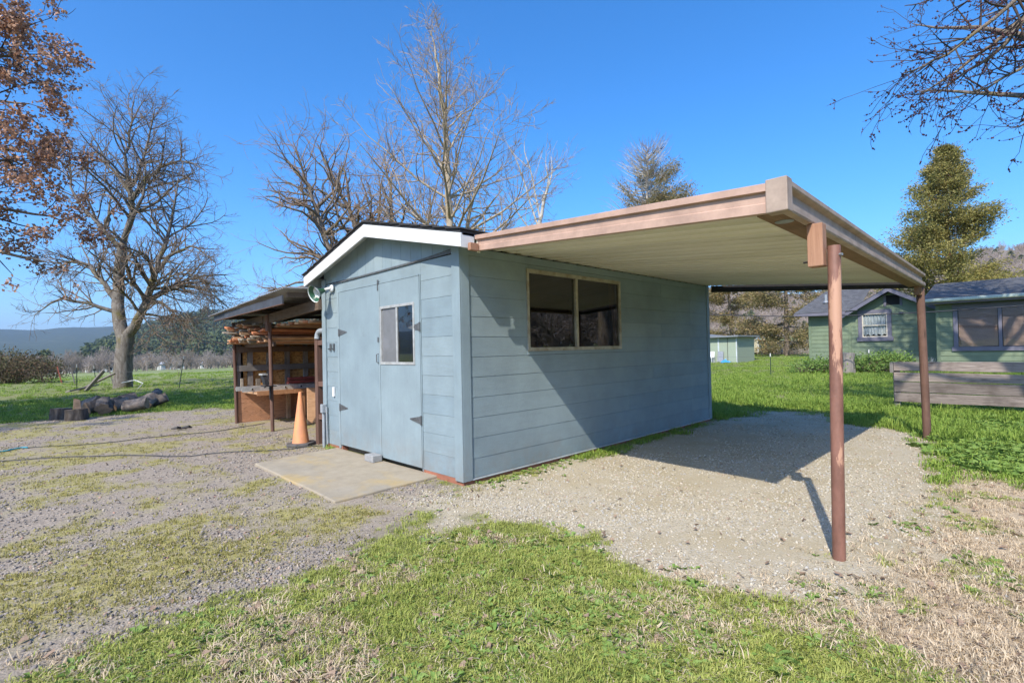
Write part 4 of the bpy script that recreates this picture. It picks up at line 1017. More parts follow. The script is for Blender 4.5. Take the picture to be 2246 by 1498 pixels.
plank_lean((-1.55, 23.2, z0), (-.35, 23.0, z0+.68), .16, 'thin grey plank propped at a low angle behind the steep one')
plank_lean((-1.9, 22.2, z0+.05), (-.95, 22.9, z0+.22), .22, 'flat weathered plank lying at the foot of the propped planks')
tpost(-1.46, 25.3, 1.05, 'upright green steel post in the field left of the bare tree')
tpost(1.54, 21.1, 1.35, 'tilted green steel post between the bare tree and the lean-to', (.22, .0))
tpost(-.6, 27.5, .95, 'faint steel post just right of the upright green post', (-.12, 0))
M['stakered'] = simple('red_painted_stake', (.45, .13, .09), (.33, .1, .07), 8, rough=.7)
for k, (x, y, h, lab) in enumerate(((-3.18, 37.3, .95, 'leaning red stake in front of the left bush'), (-2.36, 34.2, .95, 'second leaning red stake, just right of the bush'), (-1.68, 31.5, .9, 'third leaning red stake out in the field'), (-1.25, 29.6, .85, 'fourth leaning stake, left of the upright green post'), (-.2, 24.6, .85, 'leaning stake between the planks and the bare tree'))):
    z = float(gz(x, y))
    single(MB().beam((x, y, z-.1), (x-.20, y, z+h), .05, .03, (0, 1, 0)), 'field_stake', M['stakered'] if k < 3 else M['greywood_z'], lab, 'stake', (x, y, z), 'leaning field stakes')
for z_ in (.35, .7):
    pts = [(-3.2, 37.3), (-2.4, 34.2), (-1.7, 31.5), (-1.46, 25.3), (1.54, 21.1), (6, 18)]
    single(MB().tube([(x, y, float(gz(x, y))+z_) for x, y in pts], .004, 4), 'fence_wire', M['wire'], ('lower' if z_ < .5 else 'upper')+' thin field wire strung along the left stakes', 'wire', (pts[0][0], pts[0][1], 0), 'left field wires')
zz0 = float(gz(.2, 22))
single(MB().tube([(.1, 20.6, zz0+.05), (.25, 20.4, zz0+.28), (.05, 20.9, zz0+.40), (-.3, 21.4, zz0+.30)], .016, 8), 'white_pipe', M['lampwhite'], 'bent white plastic pipe at the foot of the big bare tree', 'pipe', (.1, 20.8, zz0), smooth=True)
# ------------------------------------------------------------------ trees
def tubes_mesh(name, polys, smooth=True):
    """polys: list of (pts (n,3), radii (n,)) -> one mesh, ring sides by thickness"""
    groups = {}
    for p, r in polys:
        rm = r[0]; s = 10 if rm > .12 else 7 if rm > .05 else 5 if rm > .02 else 3
        groups.setdefault((len(p), s), []).append((p, r))
    VV, QQ, off = [], [], 0
    for (n, s), L_ in groups.items():
        P = np.array([a for a, _ in L_]); R_ = np.array([b for _, b in L_]); m = len(P)
        T = np.empty_like(P); T[:, 1:-1] = P[:, 2:]-P[:, :-2]; T[:, 0] = P[:, 1]-P[:, 0]; T[:, -1] = P[:, -1]-P[:, -2]
        T /= np.linalg.norm(T, axis=2, keepdims=True)+1e-9
        ref = np.where(np.abs(T[:, :1, 2:3]) < .85, np.array([0, 0, 1.0]), np.array([1.0, 0, 0]))
        ref = np.broadcast_to(ref, T.shape)
        U = np.cross(T, ref); U /= np.linalg.norm(U, axis=2, keepdims=True)+1e-9; W_ = np.cross(T, U)
        an = np.arange(s)*2*np.pi/s
        V = P[:, :, None]+(U[:, :, None]*np.cos(an)[None, None, :, None]+W_[:, :, None]*np.sin(an)[None, None, :, None])*R_[:, :, None, None]
        VV.append(V.reshape(-1, 3))
        idx = np.arange(m*n*s).reshape(m, n, s)+off; nx = np.roll(idx, -1, axis=2)
        QQ.append(np.stack([idx[:, :-1], nx[:, :-1], nx[:, 1:], idx[:, 1:]], -1).reshape(-1, 4)); off += m*n*s
    return mesh_np(name, np.concatenate(VV), Q=np.concatenate(QQ), smooth=smooth)
def norm(v): return v/(np.linalg.norm(v)+1e-9)
class Tree:
    def __init__(s, seed, seg=(.5, .35, .25, .18), wander=(.10, .16, .22, .25), trop=(.03, .05, .06, .05), ang=(50, 50, 45, 40), dens=(1.6, 2.6, 3.5, 0), ratio=(.5, .5, .5, .5), rmin=.007, maxl=3, tmin=.25, lenmin=(.6, .35, .2)):
        s.r = np.random.default_rng(seed); s.big = []; s.twig = []; s.tips = []
        s.seg, s.wander, s.trop, s.ang, s.dens, s.ratio, s.rmin, s.maxl, s.tmin, s.lenmin = seg, wander, trop, ang, dens, ratio, rmin, maxl, tmin, lenmin
    def add(s, P, R_, lvl):
        (s.big if R_[0] > .035 else s.twig).append((np.array(P), np.array(R_)))
    def grow(s, p, d_, L_, r, lvl):
        n = max(3, min(9, int(round(L_/s.seg[lvl]))+1)); st = L_/(n-1); P = [np.array(p, float)]; d_ = norm(np.array(d_, float))
        for i in range(n-1):
            d_ = norm(d_+s.r.normal(0, s.wander[lvl], 3)+np.array([0, 0, s.trop[lvl]])); P.append(P[-1]+d_*st)
        end = max(s.rmin, r*.35) if lvl < s.maxl else s.rmin*.6
        R_ = np.linspace(r, end, n)
        s.add(P, R_, lvl); P = np.array(P)
        if lvl < s.maxl: s.populate(P, R_, lvl+1, L_)
        else: s.tips.append((P[-1], d_))
        return P
    def populate(s, P, R_, lvl, L_, tmin=None, k=1.0):
        seglen = np.linalg.norm(np.diff(P, axis=0), axis=1); cum = np.concatenate([[0], np.cumsum(seglen)]); tot = cum[-1]
        m = s.r.poisson(max(.5, s.dens[lvl-1]*tot*k)); t0 = s.tmin if tmin is None else tmin
        for t in np.concatenate([s.r.uniform(t0, 1, m), [1.0]]):
            q = t*tot; i = min(len(P)-2, int(np.searchsorted(cum, q, 'right')-1)); f = (q-cum[i])/(seglen[i]+1e-9)
            pt = P[i]+(P[i+1]-P[i])*f; rr = R_[i]+(R_[i+1]-R_[i])*f; dd = norm(P[i+1]-P[i])
            a = math.radians(s.ang[lvl-1]*s.r.uniform(.6, 1.3)) if t < 1 else .25
            ax = norm(np.cross(dd, s.r.normal(0, 1, 3))); d2 = norm(dd*math.cos(a)+ax*math.sin(a))
            Lc = max(s.lenmin[lvl-1], tot*s.ratio[lvl-1]*s.r.uniform(.55, 1.15)*(1.05-.55*t))
            s.grow(pt, d2, Lc, max(s.rmin, min(rr*.62, Lc*.022+.003)), lvl)
    def limb(s, pts, r0, r1, lvl=0, sub=3, wob=.03, kids=True, tmin=.15, k=1.0):
        """a hand-placed limb through given points"""
        P = np.array(pts, float); out = []
        for i in range(len(P)-1):
            a, b, c, e = P[max(i-1, 0)], P[i], P[i+1], P[min(i+2, len(P)-1)]
            for t in np.linspace(0, 1, sub, endpoint=False): out.append(.5*((2*b)+(-a+c)*t+(2*a-5*b+4*c-e)*t*t+(-a+3*b-3*c+e)*t**3))
        out.append(P[-1]); out = np.array(out); out[1:] += s.r.normal(0, wob, (len(out)-1, 3))
        R_ = np.linspace(r0, r1, len(out))**1.0
        s.add(out, R_, lvl)
        if kids: s.populate(out, R_, lvl+1, None, tmin, k)
        return out
    def build(s, name, label, base, bark, twigm, group=None, cat='tree'):
        t = thing(name, label, cat, base, group)
        me = tubes_mesh('trunk', s.big); me.transform(Matrix.Translation(-Vector(base))); o = link('trunk', me, bark, t); WL[o.name] = np.array(base)
        me = tubes_mesh('crown', s.twig); me.transform(Matrix.Translation(-Vector(base))); o = link('crown', me, twigm, t); WL[o.name] = np.array(base)
        return t
def leaf_mesh(name, P, D, size, width, rg, curl=0.0):
    """one bent quad pair per point, random facing"""
    n = len(P); D = D/(np.linalg.norm(D, axis=1, keepdims=True)+1e-9)
    a = rg.normal(0, 1, (n, 3)); S_ = np.cross(D, a); S_ /= np.linalg.norm(S_, axis=1, keepdims=True)+1e-9
    N_ = np.cross(D, S_); l = size*rg.uniform(.7, 1.3, (n, 1)); w_ = width*rg.uniform(.7, 1.3, (n, 1))
    v0 = P; v1 = P+D*l*.5+S_*w_*.5+N_*l*curl; v2 = P+D*l; v3 = P+D*l*.5-S_*w_*.5+N_*l*curl
    V = np.stack([v0, v1, v2, v3], 1).reshape(-1, 3); i = np.arange(n)[:, None]*4
    T = np.concatenate([i+np.array([[0, 1, 2]]), i+np.array([[0, 2, 3]])])
    return mesh_np(name, V, T=T)
def leaf_mat(name, stops, rough=.7, trans=.25, scale=.6):
    t = NT(name); v = t.coord()
    n = t.noise(v, scale, 4, .6); g = t.n('ShaderNodeNewGeometry').outputs['Random Per Island']
    k = t.ramp(t.math('ADD', t.math('MULTIPLY', g, .7), t.math('MULTIPLY', t.fac(n, .3, .7), .3)), stops)
    t.col(k); t.rough(rough); t.b.inputs['Specular IOR Level'].default_value = .2
    tr = t.n('ShaderNodeBsdfTranslucent'); t.l(k, tr.inputs['Color']); mx = t.n('ShaderNodeMixShader'); mx.inputs[0].default_value = trans
    t.l(t.b.outputs[0], mx.inputs[1]); t.l(tr.outputs[0], mx.inputs[2]); t.l(mx.outputs[0], t.out.inputs['Surface'])
    return t.m
M['bark_grey'] = bark_mat('grey_mossy_bark', (.115, .095, .078), (.30, .275, .245), (.15, .125, .03))
M['bark_brown'] = bark_mat('brown_bark', (.13, .10, .075), (.30, .245, .19), (.19, .15, .06))
M['bark_light'] = bark_mat('pale_tree_bark', (.30, .24, .17), (.50, .42, .31), (.26, .2, .08))
M['twig'] = simple('twig_bark', (.28, .21, .15), (.19, .14, .10), 3, rough=.9)
M['twig_warm'] = simple('warm_twig_bark', (.36, .245, .155), (.24, .16, .105), 3, rough=.9)
M['twig_pale'] = simple('pale_twig_bark', (.46, .36, .25), (.30, .215, .145), 3, rough=.9)
M['twig_dark'] = simple('dark_twig_bark', (.085, .06, .05), (.05, .037, .034), 3, rough=.9)
M['snag'] = simple('bleached_wood', (.55, .52, .47), (.38, .34, .29), 4, rough=.85)
M['deadleaf'] = leaf_mat('dead_brown_leaves', [(0, (.22, .105, .065)), (.35, (.42, .23, .145)), (.7, (.56, .35, .24)), (1, (.68, .50, .38))])
M['cedar'] = leaf_mat('cedar_foliage', [(0, (.14, .14, .045)), (.4, (.29, .27, .08)), (.75, (.42, .36, .12)), (1, (.52, .43, .19))], trans=.35, scale=.45)
M['cedar_brown'] = leaf_mat('half_dead_cedar_foliage', [(0, (.12, .115, .045)), (.4, (.25, .22, .09)), (.7, (.36, .28, .14)), (1, (.48, .30, .15))], trans=.3, scale=.5)
FW, RT = np.array([.698, .716, 0]), np.array([.7155, -.6986, 0])
def at(base, l, z, d_=0.0): return np.array([base[0], base[1], 0])+RT*l+FW*d_+np.array([0, 0, z])

# big bare tree on the left
B = (0.0, 23.8, float(gz(0, 23.8)))
T1 = Tree(21, dens=(2.6, 4.0, 5.0, 0), ang=(55, 52, 45, 40), trop=(.02, .03, .02, -.02), rmin=.0065, ratio=(.5, .5, .55, .5))
T1.limb([at(B, -.02, -.3), at(B, 0, .0), at(B, .02, .9), at(B, .10, 1.8), at(B, .16, 2.3)], .38, .31, kids=False, wob=.01)
T1.big[-1][1][:3] = [.48, .41, .37]
T1.limb([at(B, .05, 2.0), at(B, -.2, 3.0, .1), at(B, -.38, 4.0, .2), at(B, -.25, 5.2, .2), at(B, -.05, 6.2, .1)], .27, .19, tmin=.5, k=.5)
T1.limb([at(B, -.05, 6.2, .1), at(B, .12, 7.3, .3), at(B, .3, 8.6, .2), at(B, .22, 9.8), at(B, .35, 11.2), at(B, .6, 12.7)], .14, .02, k=2.4)
T1.limb([at(B, -.05, 6.1, .1), at(B, -.6, 6.9, -.2), at(B, -1.3, 7.8, -.4), at(B, -2.0, 8.8, -.2), at(B, -2.3, 10.4)], .12, .02, k=2.4)
T1.limb([at(B, .25, 8.3, .2), at(B, .9, 9.4, .4), at(B, 1.7, 10.0, .5), at(B, 2.6, 10.1, .4), at(B, 3.6, 9.5, .2)], .10, .015, k=2.0)
T1.limb([at(B, .2, 2.2), at(B, .8, 2.7, -.3), at(B, 1.35, 3.6, -.5), at(B, 1.7, 4.8, -.4), at(B, 1.95, 6.0, -.2), at(B, 2.3, 7.6), at(B, 2.5, 9.2)], .22, .02, k=1.7)
T1.limb([at(B, 1.1, 3.2, -.4), at(B, 2.0, 3.7, -.8), at(B, 2.9, 3.2, -1.0), at(B, 3.6, 2.2, -1.0)], .11, .012, k=2.6)
T1.limb([at(B, 1.2, 3.4, -.5), at(B, 1.9, 4.3, .4), at(B, 2.8, 4.5, 1.0), at(B, 3.8, 3.7, 1.4)], .11, .012, k=2.4)
for q in ([(1.3, 3.6, -.4), (2.2, 4.4, -1.0), (3.0, 4.2, -1.4), (3.9, 2.8, -1.6)], [(1.5, 4.2, -.4), (2.4, 5.0, .2), (3.4, 4.6, .4), (4.3, 3.2, .5)], [(1.0, 3.0, -.4), (1.8, 3.0, -1.2), (2.6, 2.2, -1.6), (3.1, 1.4, -1.7)], [(1.6, 4.6, -.4), (2.5, 5.3, -.9), (3.5, 5.0, -1.2), (4.2, 4.0, -1.2)]):
    T1.limb([at(B, *p) for p in q], .05, .009, k=2.6, tmin=.2)
T1.limb([at(B, 1.75, 5.0, -.3), at(B, 2.5, 5.9, -.2), at(B, 3.3, 6.1), at(B, 4.2, 5.3)], .09, .012, k=2.3)
T1.limb([at(B, -.35, 3.8, .2), at(B, -.9, 4.6, .1), at(B, -1.6, 5.4, .2), at(B, -2.5, 5.6, .2), at(B, -3.3, 5.2)], .13, .02, k=2.4)
T1.limb([at(B, -.2, 3.2, .1), at(B, -1.1, 3.7, -.4), at(B, -2.0, 3.8, -.8), at(B, -2.9, 3.2, -1)], .10, .012, k=1.6)
T1.limb([at(B, .0, 6.5, .1), at(B, .9, 7.4, -.5), at(B, 1.5, 8.3, -.7), at(B, 1.6, 9.6, -.7)], .12, .015, k=1.5)
T1.limb([at(B, .3, 8.5, .2), at(B, -.5, 9.6, .3), at(B, -1.0, 10.4, .3), at(B, -1.5, 11.6)], .09, .012, k=2.2)
T1.limb([at(B, .3, 8.9, .2), at(B, .9, 10.2, .1), at(B, 1.4, 11.6), at(B, 1.6, 12.4)], .07, .012, k=2.4)
T1.build('bare_tree', 'big bare tree with thick mossy trunk left of the lean-to', B, M['bark_grey'], M['twig'])

# tree with dead brown leaves at the left edge, trunk outside the frame
B = (-5.4, 12.4, float(gz(-5.4, 12.4)))
T2 = Tree(5, dens=(1.6, 2.8, 2.8, 0), ang=(50, 50, 45, 40), trop=(.03, .02, .0, -.03), rmin=.006, ratio=(.38, .45, .45, .4))
T2.limb([at(B, 0, -.3), at(B, .0, 1.0), at(B, .1, 2.6), at(B, .1, 4.5), at(B, .0, 7.0), at(B, .1, 10.5)], .26, .03, k=.6, tmin=.35)
for l, z, dd, z0 in ((3.7, 8.3, .4, 6.2), (3.8, 7.4, -.3, 5.2), (3.75, 6.6, .2, 4.2), (3.5, 5.2, -.4, 3.6), (4.0, 3.3, .3, 3.5), (3.3, 9.3, -.5, 7.2), (3.9, 4.3, .8, 4.0), (3.3, 7.9, .9, 5.8), (3.2, 5.8, .9, 4.4), (2.9, 4.7, .0, 3.9), (-3, 8, 0, 5), (-2, 9, 2, 6), (-1, 8, -3, 5), (0, 6.5, 3.4, 4)):
    l = l-.55 if l > 0 else l
    T2.limb([at(B, .05, z0), at(B, l*.35, z0+(z-z0)*.55+.3, dd*.4), at(B, l*.7, z0+(z-z0)*.9+.25, dd*.8), at(B, l, z, dd)], .075, .012, k=2.0, tmin=.3)
t2 = T2.build('leafy_tree', 'tree full of dead brown leaves at the left edge', B, M['bark_brown'], M['twig_dark'])
tp = np.array([p for p, _ in T2.tips]); td = np.array([q for _, q in T2.tips]); rg = np.random.default_rng(4)
dens_ = fbm(tp[:, 0]*1.0+tp[:, 2]*1.3, tp[:, 1]+tp[:, 2]*.7, .8, 3, 9); keep = (dens_ > .30)
hz = tp[:, 2]; keep &= (rg.random(len(tp)) < np.where(hz > 3.6, 1.0, .35))
tp, td = tp[keep], td[keep]
rep = 24; Pp = np.repeat(tp, rep, 0)-np.repeat(td, rep, 0)*rg.uniform(0, .45, (len(tp)*rep, 1))+rg.normal(0, .06, (len(tp)*rep, 3))
Dd = rg.normal(0, 1, Pp.shape)+np.array([0, 0, -.5])
me = leaf_mesh('leaves', Pp, Dd, .075, .06, rg, .12); me.transform(Matrix.Translation(-Vector(B)))
link('leaves', me, M['deadleaf'], t2)
print('leaf tree', len(Pp), len(T2.twig))

t2b = copy_tree(t2); t2b.location = (-10.2, 9.9, 0); t2b.rotation_euler.z = 2.2; tag(t2b, 'second brown-leaved tree standing farther out beyond the left edge', 'tree')
t2c = copy_tree(t2); t2c.location = (-8.0, 14.5, 0); t2c.rotation_euler.z = 3.0; tag(t2c, 'third brown-leaved tree standing behind the one at the left edge', 'tree')

# conical bare tree behind the shed
B = (10.3, 13.6, 0.0)
T3 = Tree(8, dens=(2.3, 2.9, 3.0, 0), ang=(55, 45, 42, 40), trop=(.05, .10, .09, .08), rmin=.007)
lead = T3.limb([at(B, 0, -.3), at(B, 0, 2), at(B, .0, 5), at(B, -.05, 8), at(B, -.15, 11), at(B, -.3, 13.5), at(B, -.5, 14.5), at(B, -.72, 15.5)], .24, .012, kids=False, wob=.04)
rg3 = np.random.default_rng(33)
for z in np.concatenate([np.linspace(3.6, 12.8, 46), np.linspace(12.8, 16, 16)]):
    i = np.argmin(abs(lead[:, 2]-z)); p = lead[i]
    a = rg3.uniform(0, 2*math.pi); ln = np.interp(z, [3.5, 6.5, 9.5, 12, 14, 16], [5.2, 5.4, 3.9, 2.0, 1.0, .55])*rg3.uniform(.65, 1.12)
    el = math.radians(np.interp(z, [3.5, 8, 13], [16, 36, 46])+rg3.normal(0, 7))
    d_ = np.array([math.cos(a)*math.cos(el), math.sin(a)*math.cos(el), math.sin(el)])
    mid = p+d_*ln*.5; end = p+d_*ln+np.array([0, 0, ln*.10])
    T3.limb([p, mid, end], max(.012, ln*.014), .008, k=1.0, tmin=.2, wob=.05)
T3.build('bare_tree', 'tall cone-shaped bare tree with straight pale leader behind the shed', B, M['bark_light'], M['twig_pale'])

def oak(seed, B, name, label, trunk, limbs, bark, tw, k=1.3, r0=.22, **kw):
    T = Tree(seed, dens=(1.7, 2.4, 3.0, 0), wander=(.12, .22, .28, .30), trop=(.01, .012, .015, .01), rmin=.0065, ratio=(.34, .5, .55, .5), ang=(55, 52, 48, 45), **kw)
    T.limb([at(B, *q) for q in trunk], r0, .02, k=k*.8, tmin=.35)
    for L_ in limbs: T.limb([at(B, *q) for q in L_], .09, .012, k=k, tmin=.15)
    T.build(name, label, B, bark, tw)
B = (7.2, 17.8, 0.0)
oak(41, B, 'bare_oak', 'crooked bare oak leaning left behind the shed roof', [(.3, -.3), (.2, 2.5), (.0, 4.6), (-.6, 6.4), (-1.0, 7.9), (-1.5, 9.4), (-2.0, 11.0)],
    [[(-.2, 5.2), (-1.4, 5.9, .3), (-2.6, 6.0, .4), (-3.9, 6.5, .2)], [(-.1, 4.6), (-1.2, 4.4, -.3), (-2.5, 4.2, -.3), (-3.8, 4.5)], [(-.9, 7.4), (-1.8, 8.3), (-2.6, 8.6), (-3.3, 9.4)], [(-1.0, 8.0), (-.3, 8.9, .5), (.0, 10.0, .6)],
     [(-1.2, 8.8), (-2.0, 9.8, -.2), (-2.6, 10.6)], [(-.7, 6.7), (.2, 7.4, -.3), (.7, 8.2, -.3)], [(.1, 3.6), (-.9, 3.2, .6), (-2.2, 2.6, .7), (-3.3, 2.7, .6)]], M['bark_brown'], M['twig_warm'], 2.2)
B = (9.4, 18.6, 0.0)
oak(42, B, 'bare_oak', 'bare oak with dark bark, left of the cone-shaped tree', [(0, -.3), (-.2, 3), (-.5, 5.5), (-.9, 7.6), (-1.6, 9.2), (-2.3, 10.8), (-2.8, 11.8)],
    [[(-.4, 5), (-1.4, 6.4), (-2.4, 7.3), (-3.2, 8.6)], [(-.6, 6), (.1, 7.8, .4), (.2, 9.3, .5), (.1, 10.6, .6)], [(-.3, 4.3), (-1.3, 4.9), (-2.4, 4.9)], [(-1.2, 8.4), (-1.2, 9.8, -.4), (-1.6, 11)]], M['bark_brown'], M['twig_warm'], 2.6)
B = (10.9, 18.2, 0.0)
oak(43, B, 'bare_oak', 'bare many-stemmed oak just left of the straight pale leader', [(0, -.3), (.1, 3), (-.1, 6), (-.6, 8.2), (-.7, 9.8), (-1.0, 11.6)],
    [[(.0, 4), (-1.0, 6.5), (-1.8, 8.8), (-2.2, 10.6)], [(.1, 5), (.9, 7, .5), (1.3, 8.8, .6), (1.2, 10.2, .6)], [(.0, 4.6), (.9, 5.6, -.6), (1.9, 6.2, -.8)]], M['bark_brown'], M['twig_warm'], 2.6)
B = (13.5, 17.0, 0.0)
oak(44, B, 'bare_tree', 'slender bare tree showing right behind the straight pale leader', [(0, -.3), (.1, 3), (.2, 6), (.6, 8.4), (.9, 9.6), (1.3, 10.8)],
    [[(.1, 4.5), (1.5, 6.0), (3.0, 7.0), (4.4, 8.4)], [(.1, 4), (1.6, 4.6), (3.2, 5.0), (5.0, 5.6)], [(.2, 6), (-.6, 8, .5), (-.9, 10, .6)], [(.4, 7.4), (1.7, 9), (2.5, 10.0)]], M['bark_light'], M['twig_pale'], 1.5)
B = (15.4, 13.0, 0.0)
S_ = Tree(9, dens=(.5, 1.0, 1.2, 0), rmin=.012, maxl=2, wander=(.08, .12, .15, .2))
S_.limb([at(B, 0, -.3), at(B, .0, 4), at(B, .05, 7.0), at(B, .25, 8.4), at(B, .55, 9.6)], .17, .05, kids=False)
for q in ([(.1, 7.2), (-.4, 8.8, .2), (-.9, 10.6, .2), (-1.5, 11.8, .1)], [(.15, 7.6), (-.1, 9.2), (-.5, 10.9), (-.55, 11.7)], [(.25, 8.2), (.55, 9.8, .2), (.5, 11.0, .2)], [(.4, 9.0), (.75, 10.0), (.8, 10.9)], [(.05, 6.8), (-.9, 7.9, -.2), (-1.4, 9.0, -.2)]):
    S_.limb([at(B, *p) for p in q], .055, .014, k=1.0)
S_.build('dead_snag', 'bleached white dead tree with a broken top above the carport', B, M['snag'], M['snag'])

# maple at the right edge, trunk outside the frame
B = (11.0, -6.0, 0.0)
T5 = Tree(77, dens=(2.4, 3.0, 2.6, 0), ratio=(.26, .45, .5, .5), ang=(45, 42, 45, 40), trop=(.02, .03, .06, .08), rmin=.0045, wander=(.08, .14, .2, .25), lenmin=(.5, .3, .14))
T5.limb([at(B, 0, -.3), at(B, .1, 2), at(B, .0, 4.5), at(B, .2, 7), at(B, .1, 10), at(B, 0, 13.5)], .30, .03, k=.5, tmin=.4)
lm = [[(0, 9.6), (-1.5, 8.6, .3), (-3.0, 7.1, .4), (-4.2, 6.2, .4), (-4.9, 5.85, .4), (-5.4, 5.6, .4)], [(0, 8.0), (-1.8, 6.9, -.1), (-3.0, 5.95, -.2), (-4.0, 5.35, -.2), (-5.0, 4.9, -.3)],
      [(0, 6.8), (-1.8, 5.5, .2), (-2.8, 4.95, .2), (-3.4, 4.7, .2)], [(0, 8.8), (-1.6, 7.6, .8), (-2.8, 6.7, 1.0), (-3.8, 6.0, 1.1), (-4.4, 5.7, 1.1)], [(0, 9.2), (-1.8, 8.3, -.6), (-3.1, 7.6, -.8), (-3.9, 7.1, -.8)],
      [(-1.6, 8.4, .3), (-2.7, 6.6, .8), (-3.5, 6.1, .9), (-4.2, 5.6, .9)]]
for q in lm: T5.limb([at(B, p[0]*.86, p[1]+.12*abs(p[0])*.5, *p[2:]) for p in q], .055, .008, k=2.1, tmin=.3, wob=.02)
for l, z, dd, z0 in ((2.5, 9, 2, 5), (-1, 9.5, 4.5, 5.5), (-2.5, 10, 3.2, 6.5), (3, 10, -1.5, 6), (.5, 9, -3.5, 5.5), (-2.0, 11.5, -1.0, 8), (-.5, 8, 5.0, 4.6), (-3.0, 9.5, 1.8, 6.2)):
    T5.limb([at(B, 0, z0), at(B, l*.5, (z0+z)/2+.3, dd*.5), at(B, l, z, dd)], .10, .012, k=1.0, tmin=.25)
t5 = T5.build('budding_maple', 'bare budding tree branches hanging in at the top right', B, M['bark_brown'], M['twig_dark'])
tp = np.array([p for p, _ in T5.tips]); td = np.array([q for _, q in T5.tips]); rg = np.random.default_rng(6)
n = len(tp); rep = 3; Pp = np.repeat(tp, rep, 0)-np.repeat(td, rep, 0)*rg.uniform(0, .16, (n*rep, 1)); rr = rg.uniform(.009, .019, (n*rep, 1))
oc = np.array([[1, 0, 0], [-1, 0, 0], [0, 1, 0], [0, -1, 0], [0, 0, 1.5], [0, 0, -1.2]], float)
V = (Pp[:, None]+oc[None]*rr[:, None]).reshape(-1, 3); of = np.array([[0, 2, 4], [2, 1, 4], [1, 3, 4], [3, 0, 4], [2, 0, 5], [1, 2, 5], [3, 1, 5], [0, 3, 5]])
Tt = (np.arange(len(Pp))[:, None, None]*6+of[None]).reshape(-1, 3)
me = mesh_np('buds', V-np.array(B), T=Tt); M['bud'] = simple('red_brown_buds', (.16, .055, .05), (.09, .035, .035), 6, rough=.7)
o = link('buds', me, M['bud'], t5); o['kind'] = 'stuff'
print('maple buds', len(Pp))

# two more bare trees beyond the right edge: their shadows lie on the house, fence and lawn
B = (15.5, -6.2, 0.0)
T6 = Tree(51, dens=(1.8, 2.4, 2.2, 0), trop=(.04, .05, .05, .04), rmin=.020, ratio=(.4, .45, .5, .5))
T6.limb([at(B, 0, -.3), at(B, .1, 4), at(B, 0, 8), at(B, .1, 12), at(B, 0, 16)], .28, .03, k=.5, tmin=.65)
for l, z, dd, z0 in ((-2.2, 12.2, 1.2, 9.2), (-2.4, 13.6, 2.0, 10.2), (-1.2, 13.0, 3.2, 9.6), (1.5, 13, 2.5, 9.4), (-1.6, 14.6, -.5, 11), (.6, 12.6, -2.4, 9), (2.6, 12.4, .5, 9.2), (-2.6, 11.6, 2.6, 9.0)):
    T6.limb([at(B, 0, z0), at(B, l*.5, (z0+z)/2+.2, dd*.5), at(B, l, z, dd)], .16, .03, k=1.5, tmin=.25)
T6.build('bare_tree', 'tall bare tree standing beyond the right edge beside the green house', B, M['bark_brown'], M['twig_dark'])
B = (2.2, -7.4, 0.0)
T7 = Tree(52, dens=(1.8, 2.4, 2.0, 0), trop=(.04, .05, .05, .04), rmin=.016, ratio=(.4, .45, .5, .5))
T7.limb([at(B, 0, -.3), at(B, .1, 3), at(B, 0, 6), at(B, .1, 9), at(B, 0, 12.5)], .24, .03, k=.5, tmin=.5)
for l, z, dd, z0 in ((-1.6, 9.2, 4.8, 6.0), (.2, 9.2, 4.6, 5.8), (1.2, 8.2, 3.4, 5.4), (-1.9, 10.4, 3.2, 7), (2.6, 10, .5, 6.6), (-.6, 10.6, 3.8, 7.4), (.8, 7.4, 3.6, 5.2), (0, 9, -2.5, 6), (-2.4, 9.6, 4.2, 6.8)):
    T7.limb([at(B, 0, z0), at(B, l*.5, (z0+z)/2+.2, dd*.5), at(B, l, z, dd)], .15, .03, k=1.5, tmin=.25)
T7.build('bare_tree', 'bare tree standing right of the camera near the carport', B, M['bark_brown'], M['twig_dark'])

